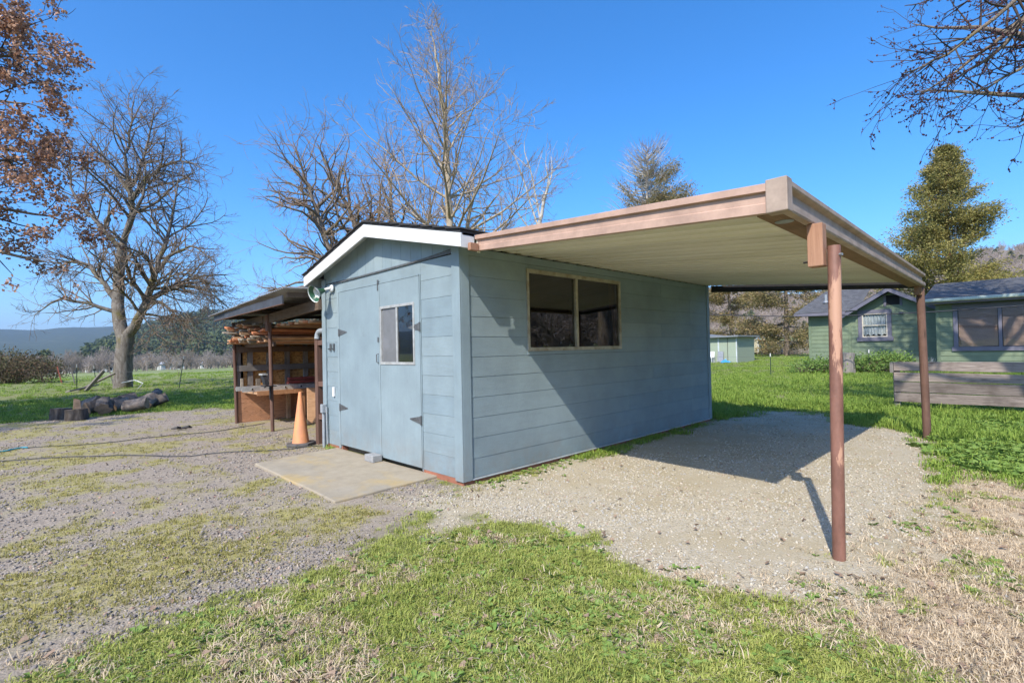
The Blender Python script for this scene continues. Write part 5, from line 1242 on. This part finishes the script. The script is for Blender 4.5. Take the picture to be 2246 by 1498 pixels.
# conifers
def conifer(seed, B, H, Rm, z0, name, label, fol, bark, nb=90, per=170, gap=.15, deadz=None, shape=.75, sz=.20, blob=.5, lop=0.0):
    r_ = np.random.default_rng(seed); T = Tree(seed, rmin=.012, maxl=1, dens=(1.0, 0, 0, 0))
    tr = T.limb([at(B, 0, -.5), at(B, .05, H*.3), at(B, -.05, H*.65), at(B, .0, H)], H*.020, .02, kids=False, wob=.05)
    C_, S2 = [], []
    for k in range(nb):
        t = r_.random()**.85; z = z0+(H-z0)*t; i = np.argmin(abs(tr[:, 2]-(z+B[2]*0))); p = tr[i].copy(); p[2] = z
        a = r_.uniform(0, 2*math.pi); R_ = (Rm*(1-t)**shape+.35)*r_.uniform(.55, 1.12)*(1+lop*math.cos(a-.2))
        if t < .12: R_ *= .75
        el = np.interp(t, [0, .5, 1], [-.05, .25, .7])+r_.normal(0, .12)
        e = p+np.array([math.cos(a)*math.cos(el), math.sin(a)*math.cos(el), math.sin(el)])*R_
        mid = (p+e)/2+np.array([0, 0, -.12*R_])
        T.limb([p, mid, e], max(.02, R_*.018), .012, kids=True, k=.6, tmin=.3)
        if deadz is not None and deadz(e, t, r_): continue
        m = int(per*(.4+R_/Rm))
        u_ = r_.uniform(.30, 1.05, m); c = p+(e-p)*u_[:, None]+np.array([0, 0, 1])*(-.12*R_*4*u_*(1-u_))[:, None]
        c = c+r_.normal(0, 1, (m, 3))*np.array([.5, .5, .30])*blob*(.35+R_/Rm*.75)
        C_.append(c); S2.append(np.full(m, 1.0))
    P = np.concatenate(C_); ax = np.array([B[0], B[1], 0]); out = P-ax; out[:, 2] = 0
    D_ = norm2(out)*.7+r_.normal(0, .55, P.shape)+np.array([0, 0, .15])
    t = T.build(name, label, B, bark, M['twig_warm'])
    me = leaf_mesh('foliage', P-np.array(B), D_, sz, sz*.38, r_, .06); link('foliage', me, fol, t)
    return t
def norm2(a): return a/(np.linalg.norm(a, axis=1, keepdims=True)+1e-9)
M['bark_red'] = bark_mat('red_cedar_bark', (.16, .07, .04), (.28, .14, .085))
B = (41.8, -.5, float(gz(41.8, -.5)))
conifer(3, B, 14.2, 4.1, 3.2, 'cedar_tree', 'tall yellow-green cedar rising behind the green house roof', M['cedar'], M['bark_red'], nb=135, per=640, sz=.17, blob=.80, shape=.80)
B = (51.5, 18.2, float(gz(51.5, 18.2)))
conifer(4, B, 13.0, 4.2, 1.2, 'cedar_tree', 'dense cedar seen below the carport roof right beside the shed wall', M['cedar_brown'], M['bark_brown'], nb=70, per=420, sz=.22, blob=.8, shape=.6)
B = (49.5, 12.0, float(gz(49.5, 12)))
conifer(6, B, 14.0, 4.4, 1.0, 'cedar_tree', 'cedar with orange tinted branches between the outbuilding and the house', M['cedar_brown'], M['bark_brown'], nb=70, per=420, sz=.22, blob=.8, shape=.6)
B = (46.0, 24.5, float(gz(46, 24.5)))
def dead(e, t, r_):
    side = (e-np.array([46.0, 24.5, 0]))@RT
    return (t > .80) or (t > .62 and r_.random() < .8) or (side < -.4 and t > .35 and r_.random() < .85)
conifer(10, B, 23.3, 6.2, 6.0, 'dying_cedar', 'half-dead cedar with bare grey top above the carport fascia', M['cedar_brown'], M['snag'], nb=480, per=420, sz=.22, blob=.8, deadz=dead, shape=.42)
# ------------------------------------------------------------------ scattered ground cover (uncountable: one object per kind)
def gn_scatter(name, P, rot, scl, idx, variants, mat_dummy=None):
    src = bpy.data.collections.new(name+'_source')
    for k, me in enumerate(variants):
        src.objects.link(bpy.data.objects.new('%s_%02d' % (name, k), me))
    me = bpy.data.meshes.new(name); me.vertices.add(len(P)); me.vertices.foreach_set('co', np.asarray(P, np.float32).ravel())
    for nm_, typ, dat, key in (('rot', 'FLOAT_VECTOR', rot, 'vector'), ('scl', 'FLOAT_VECTOR', scl, 'vector'), ('idx', 'INT', idx, 'value')):
        a = me.attributes.new(nm_, typ, 'POINT'); a.data.foreach_set(key, np.asarray(dat, np.int32 if typ == 'INT' else np.float32).ravel())
    o = bpy.data.objects.new(name, me); COL.objects.link(o); o['kind'] = 'stuff'
    g = bpy.data.node_groups.new(name, 'GeometryNodeTree')
    g.interface.new_socket('Geometry', in_out='INPUT', socket_type='NodeSocketGeometry'); g.interface.new_socket('Geometry', in_out='OUTPUT', socket_type='NodeSocketGeometry')
    N = g.nodes; gi, go = N.new('NodeGroupInput'), N.new('NodeGroupOutput')
    ci = N.new('GeometryNodeCollectionInfo'); ci.inputs[0].default_value = src; ci.inputs['Separate Children'].default_value = True; ci.inputs['Reset Children'].default_value = True
    ip = N.new('GeometryNodeInstanceOnPoints'); ip.inputs['Pick Instance'].default_value = True
    def na(n_, t_):
        x = N.new('GeometryNodeInputNamedAttribute'); x.data_type = t_; x.inputs[0].default_value = n_; return x.outputs[0]
    g.links.new(gi.outputs[0], ip.inputs['Points']); g.links.new(ci.outputs[0], ip.inputs['Instance'])
    g.links.new(na('idx', 'INT'), ip.inputs['Instance Index'])
    e2r = N.new('FunctionNodeEulerToRotation'); g.links.new(na('rot', 'FLOAT_VECTOR'), e2r.inputs[0]); g.links.new(e2r.outputs[0], ip.inputs['Rotation'])
    g.links.new(na('scl', 'FLOAT_VECTOR'), ip.inputs['Scale']); g.links.new(ip.outputs[0], go.inputs[0])
    m = o.modifiers.new('scatter', 'NODES'); m.node_group = g
    return o
rs = np.random.default_rng(99)
def polar(n, r0=2.2, r1=60, a0=-8, a1=100, p=1.0):
    u_ = rs.random(n)
    r = r0*(r1/r0)**u_ if p == 1.0 else (r0**(1-p)+(r1**(1-p)-r0**(1-p))*u_)**(1/(1-p))
    a = np.radians(rs.uniform(a0, a1, n)); return CAM[0]+r*np.cos(a), CAM[1]+r*np.sin(a), r
def clear(x, y):
    ok = ~((x > -.02) & (x < 5.58) & (y > -.03) & (y < 3.2))
    ok &= sdist(x, y, P0) < -.0
    ok &= ~((x > 25.7) & (x < 31) & (y < 4)) & ~((x > 24.2) & (y < -1.3) & (x < 31)) & ~((x > 34.9) & (x < 38.6) & (y > 11) & (y < 16.1))
    ok &= ~((np.hypot(x-.495, y+3.045) < .05) | (np.hypot(x-5.594, y+2.935) < .06))
    ok &= ~((x > 0) & (x < 2.4) & (y > 3.1) & (y < 6.95) & (rs.random(len(x)) < .85))
    return ok
def tuft(seed, n, h, spread, w_, lean, mat, seg=2):
    r_ = np.random.default_rng(seed); V, T = [], []
    for k in range(n):
        a = r_.uniform(0, 2*math.pi); b = np.array([math.cos(a), math.sin(a), 0])*spread*math.sqrt(r_.random()); hh = h*r_.uniform(.45, 1.15)
        d_ = r_.uniform(0, 2*math.pi); le = lean*r_.uniform(.2, 1.2)*hh; ld2 = np.array([math.cos(d_), math.sin(d_), 0]); sd = np.array([-ld2[1], ld2[0], 0])*w_*.5*r_.uniform(.7, 1.3)
        m = b+ld2*le*.3+np.array([0, 0, hh*.6]); t = b+ld2*le+np.array([0, 0, hh*(1-.25*lean)])
        i = len(V); V += [b-sd-np.array([0, 0, .01]), b+sd-np.array([0, 0, .01]), m-sd*.8, m+sd*.8, t]; T += [(i, i+1, i+3), (i, i+3, i+2), (i+2, i+3, i+4)]
    me = mesh_np('tuft', V, T=T); me.materials.append(mat); return me
M['grass'] = leaf_mat('grass_blades', [(0, (.18, .23, .045)), (.45, (.31, .38, .075)), (.75, (.44, .46, .125)), (1, (.60, .51, .25))], trans=.3, scale=3)
M['lawn'] = leaf_mat('lawn_blades', [(0, (.14, .23, .035)), (.5, (.24, .36, .06)), (.85, (.35, .44, .09)), (1, (.47, .44, .16))], trans=.3, scale=1)
M['straw'] = leaf_mat('dry_straw_blades', [(0, (.36, .27, .165)), (.5, (.56, .44, .29)), (.85, (.70, .58, .41)), (1, (.26, .27, .10))], trans=.2, scale=2)
M['mossgrass'] = leaf_mat('thin_moss_blades', [(0, (.21, .21, .06)), (.5, (.32, .30, .09)), (1, (.46, .38, .16))], trans=.25, scale=2)
M['litter'] = leaf_mat('fallen_leaves', [(0, (.12, .075, .05)), (.4, (.25, .17, .12)), (.8, (.37, .27, .19)), (1, (.42, .21, .10))], trans=.1, scale=5)
def make_stone_mat(name, stops):
    t = NT(name); k = t.ramp(t.rand(), stops); v = t.coord()
    k = t.mix(t.math('MULTIPLY', t.fac(t.noise(v, 90, 4, .6), .4, .7), .35), k, (.20, .18, .15))
    t.col(k); t.rough(.9); t.b.inputs['Specular IOR Level'].default_value = .25; return t.m
M['stone_tan'] = make_stone_mat('tan_gravel', [(0, (.25, .22, .165)), (.25, (.44, .385, .28)), (.55, (.56, .50, .385)), (.78, (.40, .39, .36)), (.9, (.56, .50, .40)), (1, (.38, .27, .2))])
M['stone_grey'] = make_stone_mat('grey_gravel', [(0, (.15, .13, .12)), (.3, (.25, .22, .20)), (.6, (.35, .305, .265)), (.8, (.28, .25, .215)), (.92, (.48, .40, .31)), (1, (.38, .22, .16))])
def stone(seed, mat):
    r_ = np.random.default_rng(seed)
    ph = (1+5**.5)/2; iv = np.array([(-1, ph, 0), (1, ph, 0), (-1, -ph, 0), (1, -ph, 0), (0, -1, ph), (0, 1, ph), (0, -1, -ph), (0, 1, -ph), (ph, 0, -1), (ph, 0, 1), (-ph, 0, -1), (-ph, 0, 1)])
    fi = [(0,11,5),(0,5,1),(0,1,7),(0,7,10),(0,10,11),(1,5,9),(5,11,4),(11,10,2),(10,7,6),(7,1,8),(3,9,4),(3,4,2),(3,2,6),(3,6,8),(3,8,9),(4,9,5),(2,4,11),(6,2,10),(8,6,7),(9,8,1)]
    iv = iv/np.linalg.norm(iv, axis=1, keepdims=True)*r_.uniform(.72, 1.2, (12, 1))*np.array([1.2, .85, .5]); me = mesh_np('stone', iv, T=fi); me.materials.append(mat); return me
def place(name, n, mask, variants, s0, s1, r0=2.2, r1=60, tilt=.0, zoff=0., grow=0., flat=False, p=1.0, a0=-8, a1=100):
    x, y, r = polar(n, r0, r1, a0, a1, p); z_ = zones(x, y); k = clear(x, y) & (rs.random(n) < mask(x, y, z_)); x, y, r = x[k], y[k], r[k]
    m = len(x); s = (s0+(s1-s0)*(rs.random(m)**(2.0 if 'gravel' in name else 1.0)))*(1+grow*r); zz_ = gz(x, y)+zoff*s
    rot = np.stack([rs.normal(0, tilt, m), rs.normal(0, tilt, m), rs.uniform(0, 2*math.pi, m)], 1)
    sc3 = np.stack([s, s, s*rs.uniform(.7, 1.2, m)], 1)
    print(name, m)
    return gn_scatter(name, np.stack([x, y, zz_], 1), rot, sc3, rs.integers(0, len(variants), m), variants)
wallw = lambda x, y: np.exp(-((y+.10)/.13)**2)*((x > .1) & (x < 5.7))
place('grass', 62000, lambda x, y, z: np.clip((z['gf']+z['far'])*z['green']*1.0+z['straw']*z['green']*.6, 0, 1)*(1-.8*z['tan']),
      [tuft(k, 13, .019, .036, .0042, 1.7, M['grass']) for k in range(6)]+[tuft(9, 18, .034, .03, .004, 1.2, M['grass'])], .7, 1.25, 1.7, 8, .15)
place('grass_clumps', 26000, lambda x, y, z: np.clip((z['gf']+z['far'])*z['green'], 0, 1)*(1-.8*z['tan'])*sstep(fbm(x, y, 1.9, 3, 171), .56, .66),
      [tuft(k+110, 20, .045, .035, .0034, 1.0, M['grass']) for k in range(4)], .7, 1.25, 1.7, 8, .12)
place('lawn_grass', 60000, lambda x, y, z: z['far']*(1-z['grey'])*np.where(np.hypot(x+3, y+3.9) < 6.5, .6, 1.0)*np.where(y > 18, .35, 1.0),
      [tuft(k+20, 24, .05, .075, .006, 1.0, M['lawn']) for k in range(5)], .8, 1.3, 6.0, 70, .08, grow=.03)
place('dry_straw', 46000, lambda x, y, z: np.clip(z['straw']+z['gf']*z['litter']*.7+.12*z['gf'], 0, 1)*(1-.7*z['tan']),
      [tuft(k+40, 12, .03, .04, .0036, 1.7, M['straw']) for k in range(5)], .7, 1.3, 1.7, 12, .25)
place('drive_moss', 42000, lambda x, y, z: np.clip(z['moss']*.9+.04*z['grey'], 0, 1),
      [tuft(k+60, 12, .018, .035, .004, 1.1, M['mossgrass']) for k in range(4)], .7, 1.3, 2.6, 18, .1, grow=.03)
place('tan_gravel', 150000, lambda x, y, z: np.clip(z['tan']*(.15+1.6*sstep(fbm(x, y, 1.2, 4, 63), .30, .75))+.04*z['straw'], 0, 1),
      [stone(k, M['stone_tan']) for k in range(8)], .003, .0115, 1.9, 14, .5, zoff=.25, grow=.05)
place('grey_gravel', 170000, lambda x, y, z: np.clip(z['grey']*(1-.75*z['moss'])*(.12+1.2*sstep(fbm(x, y*1.6, .9, 4, 64), .28, .72)), 0, 1),
      [stone(k+20, M['stone_grey']) for k in range(8)], .003, .0125, 1.9, 18, .5, zoff=.25, grow=.05)
def leafcard(seed):
    r_ = np.random.default_rng(seed); n = 7; V = [(0, 0, 0)]
    for k in range(n):
        a = 2*math.pi*k/n; rr = (.6+.4*(k % 2))*r_.uniform(.8, 1.1); V.append((math.cos(a)*rr, math.sin(a)*rr*.7, .28*abs(math.sin(a))+r_.normal(0, .1)))
    me = mesh_np('leaf', V, T=[(0, 1+k, 1+(k+1) % n) for k in range(n)]); me.materials.append(M['litter']); return me
place('leaf_litter', 6500, lambda x, y, z: np.clip(z['gf']*.35+z['straw']*.35+z['litter']*.5*(z['gf']+z['straw'])+.06*z['grey']+.09*z['tan'], 0, 1),
      [leafcard(k) for k in range(6)],   .010, .032, 1.7, 13, .4, zoff=.5)
def weedlet(seed, mat, n=7, L_=.03, w_=.018):
    r_ = np.random.default_rng(seed); V, T = [], []
    for k in range(n):
        a = r_.uniform(0, 6.28); d_ = np.array([math.cos(a), math.sin(a), 0]); sd = np.array([-d_[1], d_[0], 0])*w_*.5; l = L_*r_.uniform(.6, 1.2); b = d_*l*.15; up = np.array([0, 0, 1])
        i = len(V); V += [b, b+d_*l*.5+sd+up*l*.45, b+d_*l+up*l*.35, b+d_*l*.5-sd+up*l*.45]; T += [(i, i+1, i+2), (i, i+2, i+3)]
    me = mesh_np('weed', V, T=T); me.materials.append(mat); return me
M['weed'] = leaf_mat('weed_leaves', [(0, (.10, .19, .04)), (.5, (.18, .29, .065)), (1, (.29, .37, .11))], trans=.25, scale=2)
place('small_weeds', 26000, lambda x, y, z: np.clip(z['gf']*z['green']*.4+z['gf']*.6*sstep(fbm(x, y, 1.6, 3, 201), .5, .6)+z['straw']*z['green']*.5+wallw(x, y)*1.0+.015*z['tan']*(y > -.6), 0, 1)*1.0,
      [weedlet(k, M['weed']) for k in range(5)], .7, 1.4, 1.7, 11, .2)
# round-leaved weeds and tall grass by the far post
WEED = [(4.4, -3.25), (5.6, -3.02), (7.6, -2.9), (9.0, -3.3), (9.0, -5.0), (3.9, -4.6), (3.7, -3.7)]
place('weed_bank', 30000, lambda x, y, z: sstep(sdist(x, y, WEED)+(fbm(x, y, 1.5, 3, 5)-.5)*.9, -.1, .35)*.9,
      [weedlet(k+30, M['weed'], 10, .055, .042) for k in range(5)], .6, 1.4, 6.0, 14, .25, a0=-14, a1=20)
place('tall_grass', 9000, lambda x, y, z: z['far']*np.clip(sstep(fbm(x, y, .8, 3, 71), .48, .62)+.8*np.exp(-((x-8.6)/.7)**2), 0, 1)*(x > 5.6)*(y < 4),
      [tuft(k+80, 26, .12, .09, .007, .8, M['lawn']) for k in range(4)], .7, 1.3, 8.0, 26, .08, grow=.01, a0=-12, a1=40)
# broad-leaved weeds close to the camera: each a plant with its leaves
def dock(x, y, n, L_, label, seed):
    r_ = np.random.default_rng(seed); z = float(gz(x, y)); t = thing('broadleaf_weed', label, 'weed', (x, y, z), 'broad-leaved weeds in the front grass')
    for k in range(n):
        a = 6.283*k/n+r_.normal(0, .25); d_ = np.array([math.cos(a), math.sin(a), 0]); sd = np.array([-d_[1], d_[0], 0]); l = L_*r_.uniform(.6, 1.15); w_ = l*.30
        V = []; m = 7
        for i in range(m):
            u_ = i/(m-1); c = np.array([x, y, z+.004])+d_*l*u_+np.array([0, 0, l*(.55*u_-.5*u_*u_)]); ww = w_*math.sin(math.pi*min(1, u_*.95+.04))**.8*(.6+.4*u_)
            V += [c-sd*ww*.5+np.array([0, 0, ww*.18]), c, c+sd*ww*.5+np.array([0, 0, ww*.18])]
        F = [(i*3+j, i*3+j+1, i*3+j+4, i*3+j+3) for i in range(m-1) for j in range(2)]
        MB().add(V, F).build('leaf', M['weed'], t, smooth=True)
dock(-1.30, -2.60, 7, .075, 'broad-leaved weed in the grass at the centre foreground', 1)
dock(-.96, -2.72, 7, .07, 'broad-leaved weed beside the tall grass tuft near the gravel edge', 2)
dock(-.80, -3.10, 9, .095, 'largest broad-leaved weed, in the grass below the near carport post', 3)
dock(-.62, -3.28, 7, .07, 'smaller broad-leaved weed just right of the largest one', 4)
dock(-1.62, -2.52, 6, .06, 'small broad-leaved weed left of the centre foreground one', 5)
# shrubs
def shrub(seed, B, R_, H, n, name, label, leafmat, twm, leaves=4, sz=.05, grp=None, thick=.012):
    T = Tree(seed, rmin=.006, maxl=1, dens=(5, 4, 0, 0), lenmin=(.15, .1, .1), trop=(-.01, .0, 0, 0)); r_ = np.random.default_rng(seed)
    for k in range(n):
        a = r_.uniform(0, 6.28); q = math.sqrt(r_.random()); e = np.array([B[0]+math.cos(a)*R_*q, B[1]+math.sin(a)*R_*q, B[2]+H*math.sqrt(max(.05, 1-q*q))*r_.uniform(.7, 1.1)])
        s0 = np.array([B[0]+math.cos(a)*R_*q*.3, B[1]+math.sin(a)*R_*q*.3, B[2]-.05]); T.limb([s0, (s0+e)/2+np.array([0, 0, H*.2]), e], thick, .005, k=1.0, tmin=.2)
    t = thing(name, label, 'shrub', B, grp)
    me = tubes_mesh('stems', T.twig+T.big); me.transform(Matrix.Translation(-Vector(B))); link('stems', me, twm, t)
    if leaves:
        tp = np.array([p for p, _ in T.tips]); P = np.repeat(tp, leaves, 0)+r_.normal(0, sz*1.4, (len(tp)*leaves, 3)); P[:, 2] = np.maximum(P[:, 2], B[2]+.02)
        link('foliage', leaf_mesh('foliage', P-np.array(B), r_.normal(0, 1, P.shape)+np.array([0, 0, .4]), sz, sz*.6, r_, .1), leafmat, t)
M['shrubleaf'] = leaf_mat('dull_shrub_leaves', [(0, (.06, .07, .03)), (.5, (.13, .125, .06)), (1, (.25, .13, .09))], trans=.2)
shrub(1, (-3.75, 34.0, float(gz(-3.7, 34))), 2.3, 1.45, 150, 'bramble_bush', 'rounded grey-green bramble bush at the left edge of the field', M['shrubleaf'], M['twig'], 7, .10)
shrub(2, (22.9, 1.5, 0.0), .95, .45, 60, 'low_shrub', 'low green shrub round the wood stump', M['weed'], M['twig'], 10, .09, 'green shrubs along the house')
shrub(3, (23.2, .35, 0.0), 1.15, .62, 90, 'low_shrub', 'bushy green shrub behind the steel post and plank fence end', M['weed'], M['twig'], 10, .09, 'green shrubs along the house')
shrub(4, (22.0, 2.6, 0.0), .9, .38, 50, 'low_shrub', 'low leafy shrub at the left corner of the house', M['weed'], M['twig'], 10, .09, 'green shrubs along the house')
shrub(5, (58.0, 15.0, float(gz(58, 15))), 2.4, .8, 130, 'brush_pile', 'heap of pale cut brush before the far board fence', M['straw'], M['twig_pale'], 3, .12, thick=.02)
M['pampas'] = leaf_mat('dry_pampas', [(0, (.45, .45, .42)), (1, (.65, .66, .64))])
pm_ = tuft(5, 46, .55, .10, .012, 1.5, M['pampas']); po = link('dry_ornamental_grass', pm_, None, None, (23.6, -1.2, .25)); tag(po, 'pale dry ornamental grass tuft behind the plank fence', 'grass tuft')
# ------------------------------------------------------------------ hills, woods, far houses, haze
def hill(name, az0, az1, prof, r0, r1, r2, mat, z_foot, na=160, nr=26, rough=.10, seed=0, closeback=True):
    """terrain rising from radius r0 to a ridge at r1; prof: (azimuth, ridge elevation angle) pairs in degrees"""
    az = np.linspace(az0, az1, na); el = np.interp(az, [p[0] for p in prof], [p[1] for p in prof]); el = el*(1+.30*(fbm(az, az*0+seed, .35, 4, seed)-.5))
    V = []
    for i, a in enumerate(az):
        ca, sa = math.cos(math.radians(a)), math.sin(math.radians(a)); zr_ = math.tan(math.radians(el[i]))*r1
        for j in range(nr):
            t = j/(nr-1)*1.5
            r = r0+(r1-r0)*t if t <= 1 else r1+(r2-r1)*(t-1)*2
            s = t if t <= 1 else 1-(t-1)*1.2
            n = fbm(np.array([CAM[0]+r*ca]), np.array([CAM[1]+r*sa]), 6.0/r1, 5, seed)[0]-.5
            h = z_foot+(zr_-z_foot)*(s**1.15 if s > 0 else s)+n*rough*abs(zr_)*min(1, t*3)
            V.append((CAM[0]+r*ca, CAM[1]+r*sa, h))
    ii_ = np.arange(na*nr).reshape(na, nr); Q_ = np.stack([ii_[:-1, :-1], ii_[:-1, 1:], ii_[1:, 1:], ii_[1:, :-1]], -1).reshape(-1, 4)
    o = link(name, mesh_np(name, V, Q=Q_, smooth=True), mat); tag(o, kind='structure'); return np.array(V).reshape(na, nr, 3)
def hill_mat(name, a, b, c, s1, s2, lo=.45, hi=.62):
    t = NT(name); v = t.coord()
    k = t.mix(t.fac(t.noise(v, s2, 6, .7), .35, .65), a, b)
    k = t.mix(t.fac(t.noise(v, s1, 7, .7), lo, hi), k, c)
    k = t.mix(t.fac(t.voro(v, s2*3), .1, .5), k, shade(b, .75))
    t.col(k); t.rough(1.0); t.b.inputs['Specular IOR Level'].default_value = 0
    t.bump(t.noise(v, s2*2, 5, .7), 1.0, 2.0); return t.m
hb = hill_mat('brushy_hillside', (.33, .27, .22), (.43, .36, .295), (.25, .235, .14), .02, .16)
hf = hill_mat('forested_hillside', (.08, .10, .05), (.14, .14, .08), (.21, .175, .12), .006, .03, .42, .62)
hr = hill_mat('far_forested_ridge', (.06, .08, .045), (.10, .12, .065), (.17, .17, .09), .0025, .012, .5, .66)
VB = hill('hillside', -75, 40, [(-75, 3), (-40, 6), (-15, 7), (-4, 7.2), (-.3, 7.7), (1.5, 8.2), (3.7, 7.7), (8, 6.2), (12, 5.2), (16, 5.0), (22, 5.8), (28, 6.0), (34, 4), (40, 1.0)], 190, 430, 620, hb, 3.6, rough=.09, seed=3)
VM = hill('forest_hill', 44, 86, [(44, 3.0), (55, 4.5), (66, 4.6), (74, 3.7), (77.6, 3.9), (80.9, 3.0), (83, 2.1), (86, .6)], 420, 1150, 1700, hf, -8, rough=.10, seed=8)
VR = hill('far_ridge', 66, 294, [(66, 2.8), (75, 2.6), (82, 2.6), (85.8, 3.0), (88, 2.7), (91, 2.5), (96, 2.8), (110, 2.0), (150, 3), (200, 2.5), (250, 3.2), (294, 2.5)], 1500, 3400, 4600, hr, -10, na=240, rough=.12, seed=14)
# bare wood along the field edge and brush on the hill
def small_tree(seed, H, mat, rmin=.03):
    T = Tree(seed, rmin=rmin, maxl=2, dens=(2.2, 2.2, 0, 0), seg=(.8, .6, .5, .4), ang=(48, 45, 40, 40), trop=(.04, .06, .05, 0), lenmin=(.8, .6, .5))
    for k in range(4):
        a = T.r.uniform(0, 6.28); l = T.r.uniform(.25, .5)*H
        T.limb([np.array([0, 0, -.3]), np.array([math.cos(a)*l*.3, math.sin(a)*l*.3, H*.4]), np.array([math.cos(a)*l, math.sin(a)*l, H*T.r.uniform(.75, 1)])], H*.022, rmin, k=1.0, tmin=.2)
    me = tubes_mesh('small_tree', T.big+T.twig); me.materials.append(mat); return me
def blob_tree(seed, H, W_, mat, n=420):
    r_ = np.random.default_rng(seed); u_ = r_.random(n)**.8; a = r_.uniform(0, 6.28, n); R_ = W_*(1-u_)**.7*r_.uniform(.55, 1.05, n)
    P = np.stack([np.cos(a)*R_, np.sin(a)*R_, .15*H+u_*H*.85], 1); D_ = np.stack([np.cos(a), np.sin(a), np.full(n, -.2)], 1)+r_.normal(0, .5, (n, 3))
    me = leaf_mesh('far_evergreen', P, D_, H*.16, H*.10, r_, .1); me.materials.append(mat); return me
M['woodgrey'] = simple('bare_wood_grey', (.38, .325, .28), (.29, .245, .21), .3, rough=1, rnd=.3, spec=0)
M['hillbrush'] = simple('hillside_brush', (.46, .38, .31), (.34, .275, .225), .3, rough=1, rnd=.3, spec=0)
M['evergreen'] = leaf_mat('far_evergreen_foliage', [(0, (.06, .085, .035)), (.5, (.11, .14, .055)), (1, (.18, .19, .08))], trans=.1, scale=.1)
def wood(name, P, s0, s1, variants, seed):
    r_ = np.random.default_rng(seed); m = len(P); s = r_.uniform(s0, s1, m)
    return gn_scatter(name, P, np.stack([np.zeros(m), np.zeros(m), r_.uniform(0, 6.28, m)], 1), np.stack([s, s, s*r_.uniform(.8, 1.1, m)], 1), r_.integers(0, len(variants), m), variants)
rw = np.random.default_rng(123)
def ring(n, a0, a1, r0, r1):
    a = np.radians(rw.uniform(a0, a1, n)); r = rw.uniform(r0, r1, n); x, y = CAM[0]+r*np.cos(a), CAM[1]+r*np.sin(a); return np.stack([x, y, gz(x, y)], 1)
bare = [small_tree(k+1, 6.0, M['woodgrey'], .028) for k in range(4)]
P = np.concatenate([ring(480, 52, 100, 165, 240), ring(520, 52, 100, 240, 420)])
wood('far_bare_wood', P, .5, .95, bare, 1)
P = ring(70, 60, 98, 240, 460)
wood('far_evergreens', P, .7, 1.3, [blob_tree(k, 8, 3.0, M['evergreen']) for k in range(3)], 2)
def on_hill(V, n, j0, j1, i0=0, i1=None):
    i1 = i1 or V.shape[0]-1; i = rw.uniform(i0, i1, n); j = rw.uniform(j0, j1, n); a, b = i.astype(int), j.astype(int); fa, fb = (i-a)[:, None], (j-b)[:, None]
    a1, b1 = np.minimum(a+1, V.shape[0]-1), np.minimum(b+1, V.shape[1]-1)
    return V[a, b]*(1-fa)*(1-fb)+V[a1, b]*fa*(1-fb)+V[a, b1]*(1-fa)*fb+V[a1, b1]*fa*fb
hbare = [small_tree(k+11, 4.0, M['hillbrush'], .030) for k in range(4)]
wood('hillside_bare_brush', on_hill(VB, 6500, .2, 18.5, 90, 159), .5, 1.1, hbare, 3)
wood('hillside_evergreens', on_hill(VB, 420, .5, 17, 90, 159), .35, .8, [blob_tree(k+5, 6, 3.0, M['evergreen']) for k in range(3)], 4)
wood('forest_hill_trees', on_hill(VM, 2600, 1, 17.5, 40, 159), 1.2, 2.4, [blob_tree(k+8, 8, 4.5, M['evergreen'], 160) for k in range(3)], 5)
P = ring(260, -110, -12, 38, 130)
wood('bare_wood_behind', P, .8, 1.6, bare, 7)
# far houses below the left hills
M['farwhite'] = simple('far_white_wall', (.72, .72, .70), (.6, .6, .58), .5, rough=.7)
M['farroof'] = simple('far_metal_roof', (.55, .57, .60), (.42, .43, .45), .5, rough=.5)
def farhouse(az, r, w_, d_, h, label):
    a = math.radians(az); x, y = CAM[0]+r*math.cos(a), CAM[1]+r*math.sin(a); z = float(gz(x, y))-.2
    t = thing('far_house', label, 'house', (x, y, z), 'white houses beyond the field')
    MB().box(x-d_/2, y-w_/2, z, x+d_/2, y+w_/2, z+h).build('wall', M['farwhite'], t)
    MB().prism([(x-d_/2-.4, y-w_/2-.4, z+h), (x+d_/2+.4, y-w_/2-.4, z+h), (x, y-w_/2-.4, z+h+d_*.28)], (0, w_+.8, 0)).build('roof', M['farroof'], t)
    for k in (-.25, .25):
        MB().box(x+k*d_-.5, y-w_/2-.04, z+h*.35, x+k*d_+.5, y-w_/2-.005, z+h*.75).build('window', M['dark'], t)
farhouse(87.6, 214, 5, 5, 2.4, 'small white shed farthest left below the far woods')
farhouse(85.2, 204, 9, 7, 2.2, 'long white house in the gap left of the bare tree')
farhouse(80.1, 220, 8, 7, 2.2, 'white house right of the bare tree trunk beyond the field')
farhouse(77.2, 232, 5, 5, 2.0, 'small white building near the lean-to beyond the field')
farhouse(81.9, 520, 16, 14, 5, 'pale house up on the wooded slope behind the bare tree')
# air
hz = MB().box(-6500, -6500, -14, 6500, 6500, 330)
t = NT('haze_air'); t.t.nodes.remove(t.b); pv = t.n('ShaderNodeVolumePrincipled')
pv.inputs['Color'].default_value = (.50, .70, 1.0, 1); pv.inputs['Density'].default_value = .00017; pv.inputs['Anisotropy'].default_value = .2
t.l(pv.outputs[0], t.out.inputs['Volume'])
o = hz.build('haze', t.m); tag(o, kind='stuff')
